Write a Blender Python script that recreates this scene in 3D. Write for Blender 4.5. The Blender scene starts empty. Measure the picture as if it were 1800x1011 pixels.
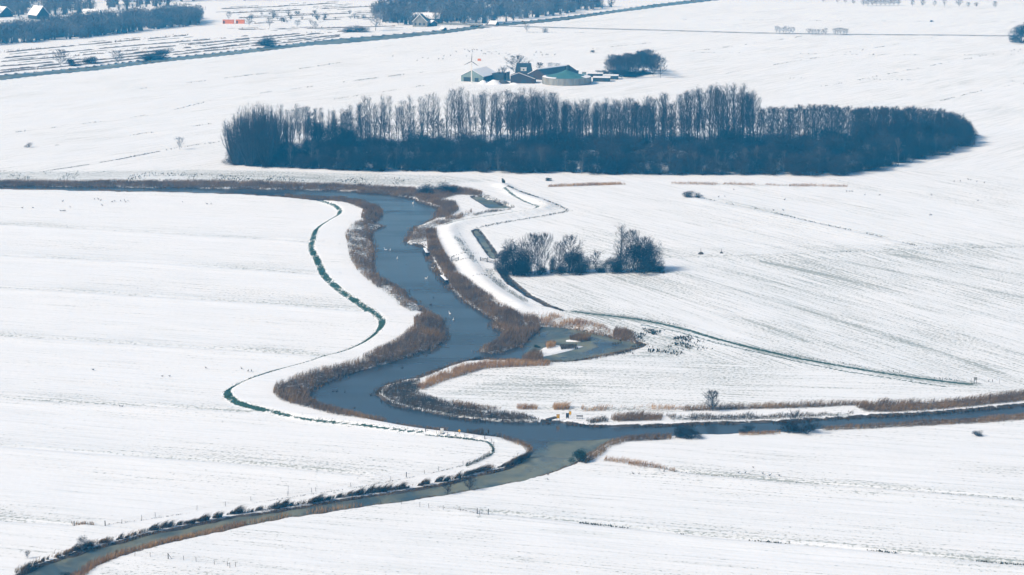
import bpy, bmesh, math, random
import numpy as np
from mathutils import Vector, Matrix

random.seed(7)
RNG = np.random.default_rng(11)
SC = bpy.context.scene
COL = SC.collection

# ------------------------------------------------------------------ camera
CAM_H, FPX = 150.0, 4200.0
PITCH = math.atan(815.5 / FPX)
cam_d = bpy.data.cameras.new('camera')
cam_d.sensor_width = 36.0
cam_d.lens = 36.0 * FPX / 1800.0
cam_d.clip_start, cam_d.clip_end = 1.0, 60000.0
cam = bpy.data.objects.new('camera', cam_d)
cam.location = (0, 0, CAM_H)
cam.rotation_euler = (math.pi / 2 - PITCH, 0, 0)
COL.objects.link(cam)
SC.camera = cam

# ------------------------------------------------------------------ sky, sun, exposure
SUN_EL, SUN_AZ = math.radians(40), math.radians(-112)      # azimuth from +Y towards +X
SUN_DIR = Vector((math.sin(SUN_AZ) * math.cos(SUN_EL), math.cos(SUN_AZ) * math.cos(SUN_EL), math.sin(SUN_EL)))
world = bpy.data.worlds.new('World')
SC.world = world
world.use_nodes = True
wn = world.node_tree.nodes
sky = wn.new('ShaderNodeTexSky')
sky.sky_type = 'NISHITA'
sky.sun_disc = False
sky.sun_elevation = SUN_EL
sky.sun_rotation = SUN_AZ
sky.air_density, sky.dust_density, sky.ozone_density = 1.0, 1.3, 1.3
wn['Background'].inputs['Strength'].default_value = 0.085
world.node_tree.links.new(sky.outputs['Color'], wn['Background'].inputs['Color'])
sun_d = bpy.data.lights.new('sun', 'SUN')
sun_d.energy = 3.0
sun_d.angle = math.radians(9)
sun_d.color = (1.0, 0.945, 0.87)
sun = bpy.data.objects.new('sun', sun_d)
sun.rotation_euler = SUN_DIR.to_track_quat('Z', 'Y').to_euler()
sun.location = (0, 600, 400)
COL.objects.link(sun)
SC.view_settings.view_transform = 'Standard'
SC.view_settings.look = 'None'
SC.view_settings.exposure = 0.38
SC.view_settings.gamma = 1.0
SC.view_settings.use_curve_mapping = False
SC.cycles.use_denoising = True
SC.cycles.use_adaptive_sampling = False
SC.cycles.max_bounces = 8
SC.cycles.volume_bounces = 1
SC.cycles.transparent_max_bounces = 8
HAZE_DENSITY, HAZE_COLOR = 0.00018, (0.04, 0.49, 1.0, 1)

# ------------------------------------------------------------------ photo pixel -> point on the ground
cp, sp = math.cos(PITCH), math.sin(PITCH)
def gnd(px, py, z=0.0):
    u, v = (px - 900.0) / FPX, -(py - 505.5) / FPX
    dx, dy, dz = u, cp + v * sp, -sp + v * cp
    t = (z - CAM_H) / dz
    return (dx * t, dy * t)
def gpts(pts, z=0.0): return np.array([gnd(a, b, z) for a, b in pts])
def mpp(px, py):                                   # metres per photo pixel at a ground point
    x, y = gnd(px, py)
    return (y * cp + CAM_H * sp) / FPX
def smooth(pts, n=4):                               # Catmull-Rom through the points (open)
    P = np.array(pts, float)
    Q = np.vstack([2 * P[0] - P[1], P, 2 * P[-1] - P[-2]])
    out = []
    for i in range(1, len(Q) - 2):
        a, b, c, d = Q[i - 1], Q[i], Q[i + 1], Q[i + 2]
        for k in range(n):
            t = k / n
            out.append(0.5 * (2 * b + (c - a) * t + (2 * a - 5 * b + 4 * c - d) * t * t + (3 * b - a - 3 * c + d) * t ** 3))
    out.append(P[-1])
    return np.array(out)

# ------------------------------------------------------------------ outlines read from the photograph (photo pixels)
W_LEFT = [(-60, 331), (0, 332), (140, 334), (300, 337), (420, 341), (500, 346), (560, 352), (610, 356), (640, 362), (665, 368),
          (660, 385), (650, 392), (675, 396), (650, 405), (652, 425), (655, 440), (650, 465), (655, 480), (666, 487), (680, 494),
          (706, 510), (715, 522), (732, 531), (742, 545), (752, 550), (773, 559), (781, 585), (771, 604), (727, 620), (689, 634),
          (641, 646), (596, 660), (564, 672), (540, 688), (540, 699), (557, 711), (580, 718), (606, 725), (638, 732), (673, 741),
          (711, 748), (743, 753), (775, 757), (819, 761), (850, 764), (873, 766), (904, 773), (926, 781), (933, 790), (918, 808),
          (889, 823), (840, 834), (799, 846), (758, 854), (711, 863), (657, 870), (596, 879), (528, 891), (455, 902), (417, 906),
          (322, 926), (258, 938), (217, 951), (167, 962), (117, 978), (69, 994), (33, 1011), (-40, 1050)]
W_LOW_R = [(60, 1050), (140, 1011), (165, 995), (217, 975), (278, 958), (361, 938), (417, 925), (500, 909), (583, 898), (660, 886),
           (706, 881), (768, 871), (819, 862), (866, 853), (917, 843), (963, 831), (1008, 815), (1030, 800), (1050, 786), (1075, 774),
           (1100, 769), (1132, 767), (1170, 765), (1234, 762), (1298, 760), (1359, 758), (1420, 754), (1447, 751), (1519, 748),
           (1580, 744), (1621, 740), (1723, 735), (1800, 729), (1880, 724)]
W_RIGHT = [(1880, 700), (1800, 710), (1762, 714), (1698, 720), (1639, 724), (1570, 728), (1524, 729), (1468, 733), (1417, 735),
           (1374, 739), (1323, 740), (1247, 742), (1160, 746), (1100, 747), (1060, 747), (1028, 747), (994, 741), (958, 738), (943, 740),
           (871, 738), (825, 736), (799, 731), (758, 723), (722, 716), (690, 709), (668, 696), (662, 688), (673, 677), (706, 667),
           (738, 662), (783, 644), (815, 634), (853, 630), (913, 633), (968, 634), (994, 634), (1024, 632), (1058, 625), (1088, 619),
           (1127, 609), (1132, 605), (1114, 598), (1076, 592), (1058, 586), (1014, 577), (973, 572), (945, 572), (943, 578),
           (930, 592), (918, 604), (885, 615), (864, 619), (841, 614), (862, 607), (878, 597), (885, 580), (867, 573), (868, 560),
           (850, 548), (825, 532), (805, 518), (790, 503), (778, 490), (768, 476), (762, 463), (755, 450), (750, 438), (738, 430),
           (715, 425), (722, 410), (728, 399), (745, 392), (765, 383), (768, 375), (773, 364), (752, 358), (735, 352), (720, 347),
           (690, 341), (650, 337), (610, 335), (560, 333), (500, 331.5), (400, 330), (300, 328.5), (200, 327.5), (0, 325), (-60, 324)]
RIVER = W_LEFT + W_LOW_R + W_RIGHT
POND2 = [(828, 345), (845, 344), (868, 352), (890, 360), (902, 364), (885, 366), (862, 366), (848, 358)]
DITCH_A = [(831, 405), (838, 402), (848, 413), (856, 424), (866, 438), (874, 452), (868, 455), (858, 446), (848, 431), (838, 416)]
DITCH_B = [(876, 472), (884, 472), (893, 486), (905, 497), (930, 518), (965, 537), (990, 546), (962, 538), (925, 519), (896, 499), (884, 486)]
CANAL = [(-60, 139), (0, 131), (80, 124), (167, 115), (233, 107), (300, 100), (380, 92), (467, 82), (550, 72), (600, 67), (700, 59), (790, 51), (836, 45),
         (877, 41), (930, 36), (1000, 28), (1075, 18), (1150, 7), (1230, -2), (1300, -10), (1330, -8), (1240, 2), (1150, 13), (1080, 22), (1000, 34),
         (930, 41), (877, 46), (840, 50), (790, 57), (700, 67), (600, 76), (550, 79), (467, 89), (380, 99), (300, 107), (233, 115), (167, 123), (80, 131), (0, 140), (-60, 147)]
GREEN_L = [(495, 345), (543, 350), (572, 357), (594, 367), (596, 378), (578, 389), (557, 404), (550, 422), (547, 439), (557, 457), (567, 481), (575, 492),
           (598, 513), (619, 527), (645, 545), (666, 559), (672, 571), (664, 585), (645, 601), (617, 615), (587, 625), (540, 639), (501, 650),
           (440, 669), (408, 684), (399, 694), (412, 708), (440, 718), (487, 729), (545, 741), (627, 750), (690, 758), (748, 764)]
GREEN_W = [.8, 1.1, 1.8, 2.3, 2.2, 1.8, 2.2, 2.6, 2.6, 2.6, 2.6, 2.6, 2.6, 2.6, 2.6, 2.6, 2.4, 2.2, 2.2, 1.8, 1.6, 1.3, 1.1, 1.2, 1.9, 2.3, 2.4, 2.2, 1.9, 1.5, 1.3, 1.1, .7]
TRACK_R = [(1010, 548), (1060, 554), (1114, 561), (1160, 569), (1203, 579), (1254, 594), (1340, 616), (1442, 637), (1570, 659), (1672, 672), (1705, 675)]
TRACK_R2 = [(1130, 572), (1190, 583), (1245, 599), (1300, 613), (1370, 628), (1450, 646), (1530, 660), (1600, 671), (1660, 680)]
PATH_R = [(886, 332), (905, 346), (930, 358), (945, 364), (938, 369), (905, 373), (870, 378), (838, 383), (805, 389), (782, 396)]
DYKE_R = [(880, 325), (908, 341), (940, 352), (962, 362), (950, 370), (905, 378), (868, 384), (835, 388), (800, 396), (790, 405), (798, 422), (812, 445), (828, 470), (850, 495), (880, 520), (915, 540)]

def inside(X, Y, poly):
    r = np.zeros(X.shape, bool)
    P = np.asarray(poly)
    x0, y0 = P[:, 0], P[:, 1]
    x1, y1 = np.roll(x0, -1), np.roll(y0, -1)
    for a, b, c, d in zip(x0, y0, x1, y1):
        if b == d: continue
        m = (b > Y) != (d > Y)
        r ^= m & (X < (c - a) * (Y - b) / (d - b) + a)
    return r

class Terrain:
    def __init__(s):
        py = np.arange(1075, -36, -1.5)
        rows = np.array([gnd(900, p)[1] for p in py])
        s.d = rows                                    # ascending distance
        s.u = np.linspace(-0.238, 0.238, 820)
        s.Y, s.U = np.meshgrid(s.d, s.u, indexing='ij')
        s.X = s.U * s.Y
    def rect(s, x0, x1, y0, y1):
        r0, r1 = np.searchsorted(s.d, y0), np.searchsorted(s.d, y1)
        if r1 <= r0: return None
        ya, yb = s.d[r0], s.d[r1 - 1]
        ulo = min(x0 / ya, x0 / yb); uhi = max(x1 / ya, x1 / yb)
        c0, c1 = np.searchsorted(s.u, ulo), np.searchsorted(s.u, uhi)
        if c1 <= c0: return None
        return slice(r0, r1), slice(c0, c1)
    def dist(s, pts, maxd, closed=False, signed=False):
        P = np.asarray(pts)
        D = np.full(s.X.shape, maxd, np.float32); S = np.zeros(s.X.shape, np.float32); T = np.zeros(s.X.shape, np.float32)
        n = len(P) if closed else len(P) - 1
        for i in range(n):
            a, b = P[i], P[(i + 1) % len(P)]
            q = s.rect(min(a[0], b[0]) - maxd, max(a[0], b[0]) + maxd, min(a[1], b[1]) - maxd, max(a[1], b[1]) + maxd)
            if q is None: continue
            x, y = s.X[q], s.Y[q]
            ex, ey = b - a
            L2 = ex * ex + ey * ey + 1e-9
            t = np.clip(((x - a[0]) * ex + (y - a[1]) * ey) / L2, 0, 1)
            dd = np.hypot(x - a[0] - t * ex, y - a[1] - t * ey)
            m = dd < D[q]
            D[q] = np.where(m, dd, D[q])
            if signed:
                S[q] = np.where(m, np.sign(ex * (y - a[1]) - ey * (x - a[0])), S[q])
                T[q] = np.where(m, i + t, T[q])
        return (D, S, T) if signed else D
    def inside(s, poly):
        P = np.asarray(poly)
        r = np.zeros(s.X.shape, bool)
        q = s.rect(P[:, 0].min(), P[:, 0].max(), P[:, 1].min() - 3, P[:, 1].max() + 3)
        if q is not None: r[q] = inside(s.X[q], s.Y[q], P)
        return r
    def sample(s, A, x, y):
        x, y = np.asarray(x, float), np.asarray(y, float)
        fi = np.clip(np.interp(y, s.d, np.arange(len(s.d))), 0, len(s.d) - 1.001)
        fj = np.clip(np.interp(x / y, s.u, np.arange(len(s.u))), 0, len(s.u) - 1.001)
        i, j = fi.astype(int), fj.astype(int)
        a, b = fi - i, fj - j
        return A[i, j] * (1 - a) * (1 - b) + A[i + 1, j] * a * (1 - b) + A[i, j + 1] * (1 - a) * b + A[i + 1, j + 1] * a * b

def sstep(a, b, x):
    t = np.clip((x - a) / (b - a), 0, 1)
    return t * t * (3 - 2 * t)

def vnoise(x, y, sc, seed):                         # smooth value noise
    r = np.random.default_rng(seed)
    T = r.random((256, 256)).astype(np.float32)
    x, y = x / sc, y / sc
    i, j = np.floor(x).astype(int), np.floor(y).astype(int)
    a, b = x - i, y - j
    a, b = a * a * (3 - 2 * a), b * b * (3 - 2 * b)
    i0, i1, j0, j1 = i % 256, (i + 1) % 256, j % 256, (j + 1) % 256
    return T[i0, j0] * (1 - a) * (1 - b) + T[i1, j0] * a * (1 - b) + T[i0, j1] * (1 - a) * b + T[i1, j1] * a * b

# ------------------------------------------------------------------ object helpers
def tag(o, label=None, cat=None, group=None, kind=None):
    if label: o['label'] = label
    if cat: o['category'] = cat
    if group: o['group'] = group
    if kind: o['kind'] = kind
    return o
def link(name, data, parent=None, mat=None):
    o = bpy.data.objects.new(name, data)
    COL.objects.link(o)
    if parent is not None: o.parent = parent
    if mat is not None and data is not None and not data.materials: data.materials.append(mat)
    return o
def empty(name, loc, rz=0.0):
    o = link(name, None)
    o.location = loc; o.rotation_euler = (0, 0, rz)
    o.empty_display_size = 0.5
    return o
def np_mesh(name, V, F, smooth_shade=False):
    V = np.asarray(V, np.float32); F = np.asarray(F, np.int32)
    k = F.shape[1]
    me = bpy.data.meshes.new(name)
    me.vertices.add(len(V)); me.vertices.foreach_set('co', V.ravel())
    me.loops.add(F.size); me.loops.foreach_set('vertex_index', F.ravel())
    me.polygons.add(len(F)); me.polygons.foreach_set('loop_start', np.arange(len(F), dtype=np.int32) * k)
    me.polygons.foreach_set('loop_total', np.full(len(F), k, np.int32))
    if smooth_shade: me.polygons.foreach_set('use_smooth', np.ones(len(F), bool))
    me.update(calc_edges=True)
    return me
class MB:
    def __init__(s): s.v, s.f = [], []
    def add(s, vs, fs):
        n = len(s.v); s.v += [tuple(p) for p in vs]; s.f += [tuple(i + n for i in q) for q in fs]; return s
    def box(s, x0, x1, y0, y1, z0, z1):
        return s.add([(x0, y0, z0), (x1, y0, z0), (x1, y1, z0), (x0, y1, z0), (x0, y0, z1), (x1, y0, z1), (x1, y1, z1), (x0, y1, z1)],
                     [(0, 3, 2, 1), (4, 5, 6, 7), (0, 1, 5, 4), (1, 2, 6, 5), (2, 3, 7, 6), (3, 0, 4, 7)])
    def tube(s, pts, rad, n=5, cap=True):
        P = [Vector(p) for p in pts]
        if not hasattr(rad, '__len__'): rad = [rad] * len(P)
        vs, fs = [], []
        for i, p in enumerate(P):
            t = (P[min(i + 1, len(P) - 1)] - P[max(i - 1, 0)]).normalized()
            a = t.orthogonal().normalized() if abs(t.z) < .9 else Vector((1, 0, 0))
            b = t.cross(a).normalized(); a = b.cross(t)
            for k in range(n):
                w = 2 * math.pi * k / n
                vs.append(p + (a * math.cos(w) + b * math.sin(w)) * rad[i])
        for i in range(len(P) - 1):
            for k in range(n):
                fs.append((i * n + k, i * n + (k + 1) % n, (i + 1) * n + (k + 1) % n, (i + 1) * n + k))
        if cap:
            fs.append(tuple(range(n))[::-1]); fs.append(tuple((len(P) - 1) * n + k for k in range(n)))
        return s.add(vs, fs)
    def prism(s, prof, y0, y1):                       # (x,z) profile extruded along y
        n = len(prof)
        return s.add([(x, y0, z) for x, z in prof] + [(x, y1, z) for x, z in prof],
                     [tuple(range(n)), tuple(range(2 * n - 1, n - 1, -1))] + [(i, i + n, (i + 1) % n + n, (i + 1) % n) for i in range(n)])
    def mesh(s, name):
        me = bpy.data.meshes.new(name); me.from_pydata(s.v, [], s.f); me.update()
        bm = bmesh.new(); bm.from_mesh(me); bmesh.ops.recalc_face_normals(bm, faces=bm.faces[:]); bm.to_mesh(me); bm.free()
        return me
    def build(s, name, mat, parent=None): return link(name, s.mesh(name), parent, mat)

# ------------------------------------------------------------------ materials
class NT:
    def __init__(s, name):
        s.m = bpy.data.materials.new(name); s.m.use_nodes = True
        s.t = s.m.node_tree; s.n = s.t.nodes
        s.b = s.n['Principled BSDF']; s.out = s.n['Material Output']
    def new(s, ty, **kw):
        n = s.n.new(ty)
        for k, v in kw.items(): setattr(n, k, v)
        return n
    def set(s, sock, v):
        if hasattr(v, 'links') or hasattr(v, 'is_linked'): s.t.links.new(v, sock)
        else: sock.default_value = v
    def math(s, op, a, b=0.0, c=None, clamp=False):
        n = s.new('ShaderNodeMath', operation=op, use_clamp=clamp)
        s.set(n.inputs[0], a); s.set(n.inputs[1], b)
        if c is not None: s.set(n.inputs[2], c)
        return n.outputs[0]
    def mix(s, f, a, b):
        n = s.new('ShaderNodeMix', data_type='RGBA')
        s.set(n.inputs[0], f); s.set(n.inputs[6], a); s.set(n.inputs[7], b)
        return n.outputs[2]
    def noise(s, vec, scale, detail=2.0, rough=.5):
        n = s.new('ShaderNodeTexNoise'); s.set(n.inputs['Vector'], vec)
        n.inputs['Scale'].default_value = scale; n.inputs['Detail'].default_value = detail; n.inputs['Roughness'].default_value = rough
        return n.outputs['Fac']
    def mapv(s, vec, sc):
        n = s.new('ShaderNodeVectorMath', operation='MULTIPLY'); s.set(n.inputs[0], vec); n.inputs[1].default_value = sc
        return n.outputs[0]
    def ramp(s, x, a, b):                              # smooth 0..1 between a and b
        n = s.new('ShaderNodeMapRange', interpolation_type='SMOOTHSTEP')
        s.set(n.inputs[0], x); s.set(n.inputs[1], a); s.set(n.inputs[2], b)
        return n.outputs[0]
    def pos(s): return s.new('ShaderNodeNewGeometry').outputs['Position']
    def objc(s): return s.new('ShaderNodeTexCoord').outputs['Object']
    def attr(s, name): return s.new('ShaderNodeAttribute', attribute_name=name)

def mat_simple(name, c1, c2, scale=1.0, rough=.8, spec=.2, obj=True, stretch=(1, 1, 1), trans=0.0):
    t = NT(name)
    v = t.mapv(t.objc() if obj else t.pos(), stretch)
    n = t.ramp(t.noise(v, scale, 4), .3, .7)
    c = t.mix(n, (*c1, 1), (*c2, 1))
    t.set(t.b.inputs['Base Color'], c)
    t.b.inputs['Roughness'].default_value = rough
    t.b.inputs['Specular IOR Level'].default_value = spec
    return t.m

SNOW = (0.875, 0.88, 0.875, 1)
def mat_ground():
    t = NT('snowy_ground')
    p = t.pos(); fuv = t.attr('fuv').outputs['Vector']
    a = t.attr('mask'); sep = t.new('ShaderNodeSeparateColor'); t.set(sep.inputs[0], a.outputs['Color'])
    mud, grass, soil, path = sep.outputs[0], sep.outputs[1], sep.outputs[2], a.outputs['Alpha']
    fine = t.noise(p, 1.1, 3, .6)
    streak = t.noise(t.mapv(fuv, (.035, .9, 1)), 1.0, 4, .65)
    mid = t.noise(t.mapv(fuv, (.012, .05, 1)), 1.0, 3)
    # field speckle: stubble and grass tips breaking through
    x = t.math('MULTIPLY_ADD', t.math('SUBTRACT', streak, .5), .62, fine)
    x = t.math('MULTIPLY_ADD', t.math('SUBTRACT', mid, .5), .38, x)
    x = t.math('MULTIPLY_ADD', soil, .30, x)
    speck = t.ramp(x, .63, .82)
    snow = t.mix(t.ramp(mid, .3, .7), SNOW, (0.89, 0.885, 0.865, 1))
    thin = t.math('MULTIPLY', t.ramp(t.math('MULTIPLY_ADD', soil, .32, streak), .40, .92), .4)
    c = t.mix(thin, snow, (0.42, 0.47, 0.44, 1))
    c = t.mix(t.math('MULTIPLY', speck, .62), c, (0.13, 0.16, 0.12, 1))
    # green dyke slopes with snow caught in the grass
    gn = t.noise(p, .9, 4, .7)
    g = t.ramp(t.math('MULTIPLY_ADD', grass, .62, gn), .84, 1.0)
    c = t.mix(g, c, t.mix(t.noise(p, .35, 3), (0.012, 0.050, 0.034, 1), (0.045, 0.10, 0.065, 1)))
    # bank: wet soil, dead sedge, patches of snow
    mn = t.noise(p, .8, 5, .7)
    mm = t.ramp(t.math('MULTIPLY_ADD', mud, .62, mn), .80, .98)
    mc = t.mix(t.ramp(t.noise(p, .25, 4), .35, .65), (0.030, 0.027, 0.022, 1), (0.085, 0.066, 0.045, 1))
    c = t.mix(mm, c, mc)
    t.set(t.b.inputs['Base Color'], c)
    t.b.inputs['Roughness'].default_value = .75
    t.b.inputs['Specular IOR Level'].default_value = .25
    bmp = t.new('ShaderNodeBump'); bmp.inputs['Strength'].default_value = .5; bmp.inputs['Distance'].default_value = .25
    h = t.math('ADD', t.math('MULTIPLY', streak, .6), t.math('MULTIPLY', t.noise(p, .55, 4), .6))
    t.set(bmp.inputs['Height'], h)
    t.set(t.b.inputs['Normal'], bmp.outputs[0])
    return t.m
def mat_water():
    t = NT('river_water')
    p = t.pos()
    ice = t.attr('ice').outputs['Fac']
    big = t.noise(t.mapv(p, (.05, .03, .05)), 1.0, 3)
    warp = t.new('ShaderNodeTexNoise'); t.set(warp.inputs['Vector'], p); warp.inputs['Scale'].default_value = .05; warp.inputs['Detail'].default_value = 2
    wv = t.new('ShaderNodeVectorMath', operation='MULTIPLY_ADD'); t.set(wv.inputs[0], warp.outputs['Color']); wv.inputs[1].default_value = (26, 26, 26); t.set(wv.inputs[2], p)
    swirl = t.noise(t.mapv(wv.outputs[0], (.10, .045, .1)), 1.0, 4, .6)
    icef = t.ramp(t.math('ADD', ice, t.math('MULTIPLY', t.math('SUBTRACT', swirl, .5), 1.3)), .38, .78)
    deep = t.mix(big, (0.030, 0.040, 0.050, 1), (0.046, 0.058, 0.066, 1))
    icec = t.mix(t.ramp(swirl, .35, .65), (0.20, 0.205, 0.145, 1), (0.060, 0.090, 0.098, 1))
    t.set(t.b.inputs['Base Color'], t.mix(icef, deep, icec))
    wind = t.ramp(t.noise(t.mapv(p, (.012, .05, 1)), 1.0, 4, .6), .40, .62)
    t.set(t.b.inputs['Roughness'], t.math('ADD', t.math('MULTIPLY', icef, .22), t.math('MULTIPLY_ADD', wind, .22, .06)))
    t.b.inputs['IOR'].default_value = 1.33
    t.set(t.b.inputs['Specular IOR Level'], t.math('MULTIPLY_ADD', icef, -.20, .28))
    rip = t.noise(t.mapv(p, (.5, 1.6, 1)), 1.0, 4)
    bmp = t.new('ShaderNodeBump'); bmp.inputs['Distance'].default_value = .06
    t.set(bmp.inputs['Strength'], t.math('MULTIPLY_ADD', icef, -.40, .50)); t.set(bmp.inputs['Height'], rip)
    t.set(t.b.inputs['Normal'], bmp.outputs[0])
    return t.m

M = {}
M['ground'] = mat_ground(); M['water'] = mat_water()
def mat_reed(name, c1, c2, straw):
    t = NT(name); p = t.pos()
    c = t.mix(t.ramp(t.noise(p, .11, 4), .32, .68), (*c1, 1), (*c2, 1))
    c = t.mix(t.math('MULTIPLY', t.ramp(t.noise(t.mapv(p, (1, 1, .25)), 1.6, 3, .7), .52, .74), .6), c, (*straw, 1))
    t.set(t.b.inputs['Base Color'], c); t.b.inputs['Roughness'].default_value = .9; t.b.inputs['Specular IOR Level'].default_value = .1
    return t.m
M['reed'] = mat_reed('dry_reed', (0.245, 0.150, 0.060), (0.120, 0.076, 0.036), (0.46, 0.33, 0.17))
M['reed_tan'] = mat_reed('tan_reed', (0.42, 0.25, 0.10), (0.25, 0.135, 0.055), (0.58, 0.43, 0.24))
M['reed_dark'] = mat_simple('dark_sedge', (0.046, 0.037, 0.018), (0.13, 0.086, 0.04), .3, .9, .1, False)
M['grass_dark'] = mat_simple('dark_grass', (0.030, 0.042, 0.030), (0.075, 0.070, 0.045), .4, .9, .1, False)
M['green'] = mat_simple('green_grass', (0.010, 0.050, 0.034), (0.03, 0.085, 0.055), .4, .9, .1, False)
M['bark'] = mat_simple('bark', (0.040, 0.035, 0.031), (0.066, 0.058, 0.050), 1.2, .9, .1)
M['twig'] = mat_simple('bare_twigs', (0.032, 0.027, 0.024), (0.056, 0.046, 0.040), .3, .9, .1)
M['haze_twig'] = mat_simple('far_haze_pale_twigs', (0.085, 0.082, 0.082), (0.17, 0.165, 0.16), .05, .9, .1, False)  # twig colour lightened to paint extra haze onto the far woods
M['twig_mid'] = mat_simple('grey_twigs', (0.075, 0.066, 0.058), (0.13, 0.115, 0.10), .2, .9, .1)
M['reed_grey'] = mat_simple('weathered_reed', (0.13, 0.11, 0.095), (0.24, 0.21, 0.18), .06, .9, .1, False)
M['twig_dense'] = mat_simple('dense_twigs', (0.012, 0.015, 0.015), (0.024, 0.024, 0.021), .3, .9, .1)
M['frost'] = mat_simple('frosted_twigs', (0.20, 0.21, 0.22), (0.34, 0.35, 0.37), .5, .9, .1)
M['ever'] = mat_simple('evergreen_leaves', (0.018, 0.045, 0.035), (0.03, 0.065, 0.045), .5, .8, .2)
M['snow'] = mat_simple('snow_cover', SNOW[:3], (0.86, 0.87, 0.89), .8, .8, .2)
M['wood'] = mat_simple('weathered_wood', (0.05, 0.045, 0.04), (0.09, 0.08, 0.07), 3, .9, .1)
M['dark'] = mat_simple('black_paint', (0.016, 0.02, 0.028), (0.028, 0.032, 0.04), 2, .5, .4)
M['white'] = mat_simple('white_paint', (0.78, 0.76, 0.70), (0.70, 0.68, 0.62), 3, .5, .3)
M['yellow'] = mat_simple('yellow_paint', (0.80, 0.42, 0.02), (0.72, 0.36, 0.02), 3, .5, .4)
M['orange'] = mat_simple('orange_sheet', (0.75, 0.22, 0.05), (0.62, 0.17, 0.04), 1, .6, .3)
M['clad'] = mat_simple('grey_green_cladding', (0.20, 0.27, 0.25), (0.16, 0.22, 0.21), 3, .6, .3, True, (1, 1, .1))
M['teal'] = mat_simple('dark_cladding', (0.022, 0.035, 0.042), (0.030, 0.050, 0.055), 2, .6, .3, True, (1, 1, .1))
M['tankroof'] = mat_simple('green_membrane', (0.045, 0.13, 0.12), (0.06, 0.16, 0.14), .3, .5, .4)
M['concrete'] = mat_simple('grey_concrete', (0.30, 0.30, 0.27), (0.20, 0.20, 0.18), .7, .9, .1, True, (1, 1, .15))
M['brick'] = mat_simple('brown_brick', (0.045, 0.036, 0.032), (0.065, 0.050, 0.044), 3, .9, .1)
M['asphalt'] = mat_simple('wet_asphalt', (0.16, 0.16, 0.155), (0.50, 0.50, 0.50), .15, .8, .2, False)
M['swan'] = mat_simple('white_feathers', (0.85, 0.85, 0.83), (0.8, 0.8, 0.78), 4, .8, .1)
M['goose'] = mat_simple('dark_feathers', (0.035, 0.032, 0.03), (0.06, 0.055, 0.05), 4, .8, .1)
M['glass'] = mat_simple('window_glass', (0.03, 0.04, 0.05), (0.04, 0.05, 0.06), 1, .15, .5)

# ------------------------------------------------------------------ terrain
T = Terrain()
river = gpts(RIVER); canal = gpts(CANAL); pond2 = gpts(POND2); dA = gpts(DITCH_A); dB = gpts(DITCH_B)
SD = np.full(T.X.shape, 40.0, np.float32)
for poly, md in ((river, 40), (canal, 12), (pond2, 6), (dA, 6), (dB, 6)):
    dd = T.dist(poly, md, True); ins = T.inside(poly)
    SD = np.minimum(SD, np.where(ins, -dd, dd))
wob = vnoise(T.X, T.Y, 2.6, 3) - .5
SDw = SD + wob * 1.3
Z = -1.15 * (1 - sstep(-1.6, 0.9, SDw))
Z += (vnoise(T.X, T.Y, 34, 5) - .5) * .30 + (vnoise(T.X, T.Y, 9, 6) - .5) * .10
mud = 1 - sstep(.15, 1.7, SD)
grass = np.zeros_like(Z); soil = np.full(Z.shape, .03, np.float32)
# dykes
gl = smooth(gpts(GREEN_L), 3)
Dg, Sg, Tg = T.dist(gl, 30, signed=True)
wid = .50 * np.interp(Tg / 3.0, np.arange(len(GREEN_W)), GREEN_W)
gband = 1.0 + .16 * np.cos(Dg * 2 * math.pi / 1.7 + 2.2 * vnoise(T.X, T.Y, 7, 14)) + .5 * (vnoise(T.X, T.Y, 5, 15) - .5)
grass = np.maximum(grass, np.where(Dg < 29, gband * (1 - sstep(.55, 1.35, Dg / wid)), 0))
side = np.where(Dg < 29, -Sg, 0)                      # + on one side of the green slope
rivside = np.where(Dg < 29, Dg * np.where(Sg > 0, 1, -1), 30)
dk = gpts(DYKE_R)
for line, h, w in ((dk, .9, 3.2),):
    D = T.dist(smooth(line, 3), 14); Z += h * np.exp(-(D / w) ** 2)
TRACK_R3 = [(1000, 541), (1080, 551), (1180, 566), (1280, 590), (1400, 616), (1560, 646), (1690, 666), (1800, 676)]
TRACK_R4 = [(1120, 552), (1250, 577), (1380, 604), (1540, 634), (1700, 660), (1860, 680)]
TRACK_D = [(803, 402), (818, 428), (840, 464), (860, 490), (892, 514), (932, 534), (985, 545), (1024, 551)]
for line, w, k in ((TRACK_D, .5, .62), (TRACK_R3, .5, .62), (TRACK_R4, .5, .55), (TRACK_R, 1.2, .92), (TRACK_R2, 1.1, .72), (PATH_R, .9, .85)):
    D = T.dist(smooth(gpts(line), 3), 8)
    grass = np.maximum(grass, k * (1 - sstep(.5, 1.6, D / w)))
    if line is TRACK_R:
        soil = np.maximum(soil, .95 * (1 - sstep(1.5, 6, D)))
# land-side dyke slope: ground rises across the green line towards the river
SGN = 1.0
Z += np.where(Dg < 29, .85 * sstep(-1.6, 1.8, rivside * SGN) * (1 - sstep(8, 26, np.abs(rivside))) * (rivside * SGN > -3) * sstep(.5, 3.5, SD), 0)

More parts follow.
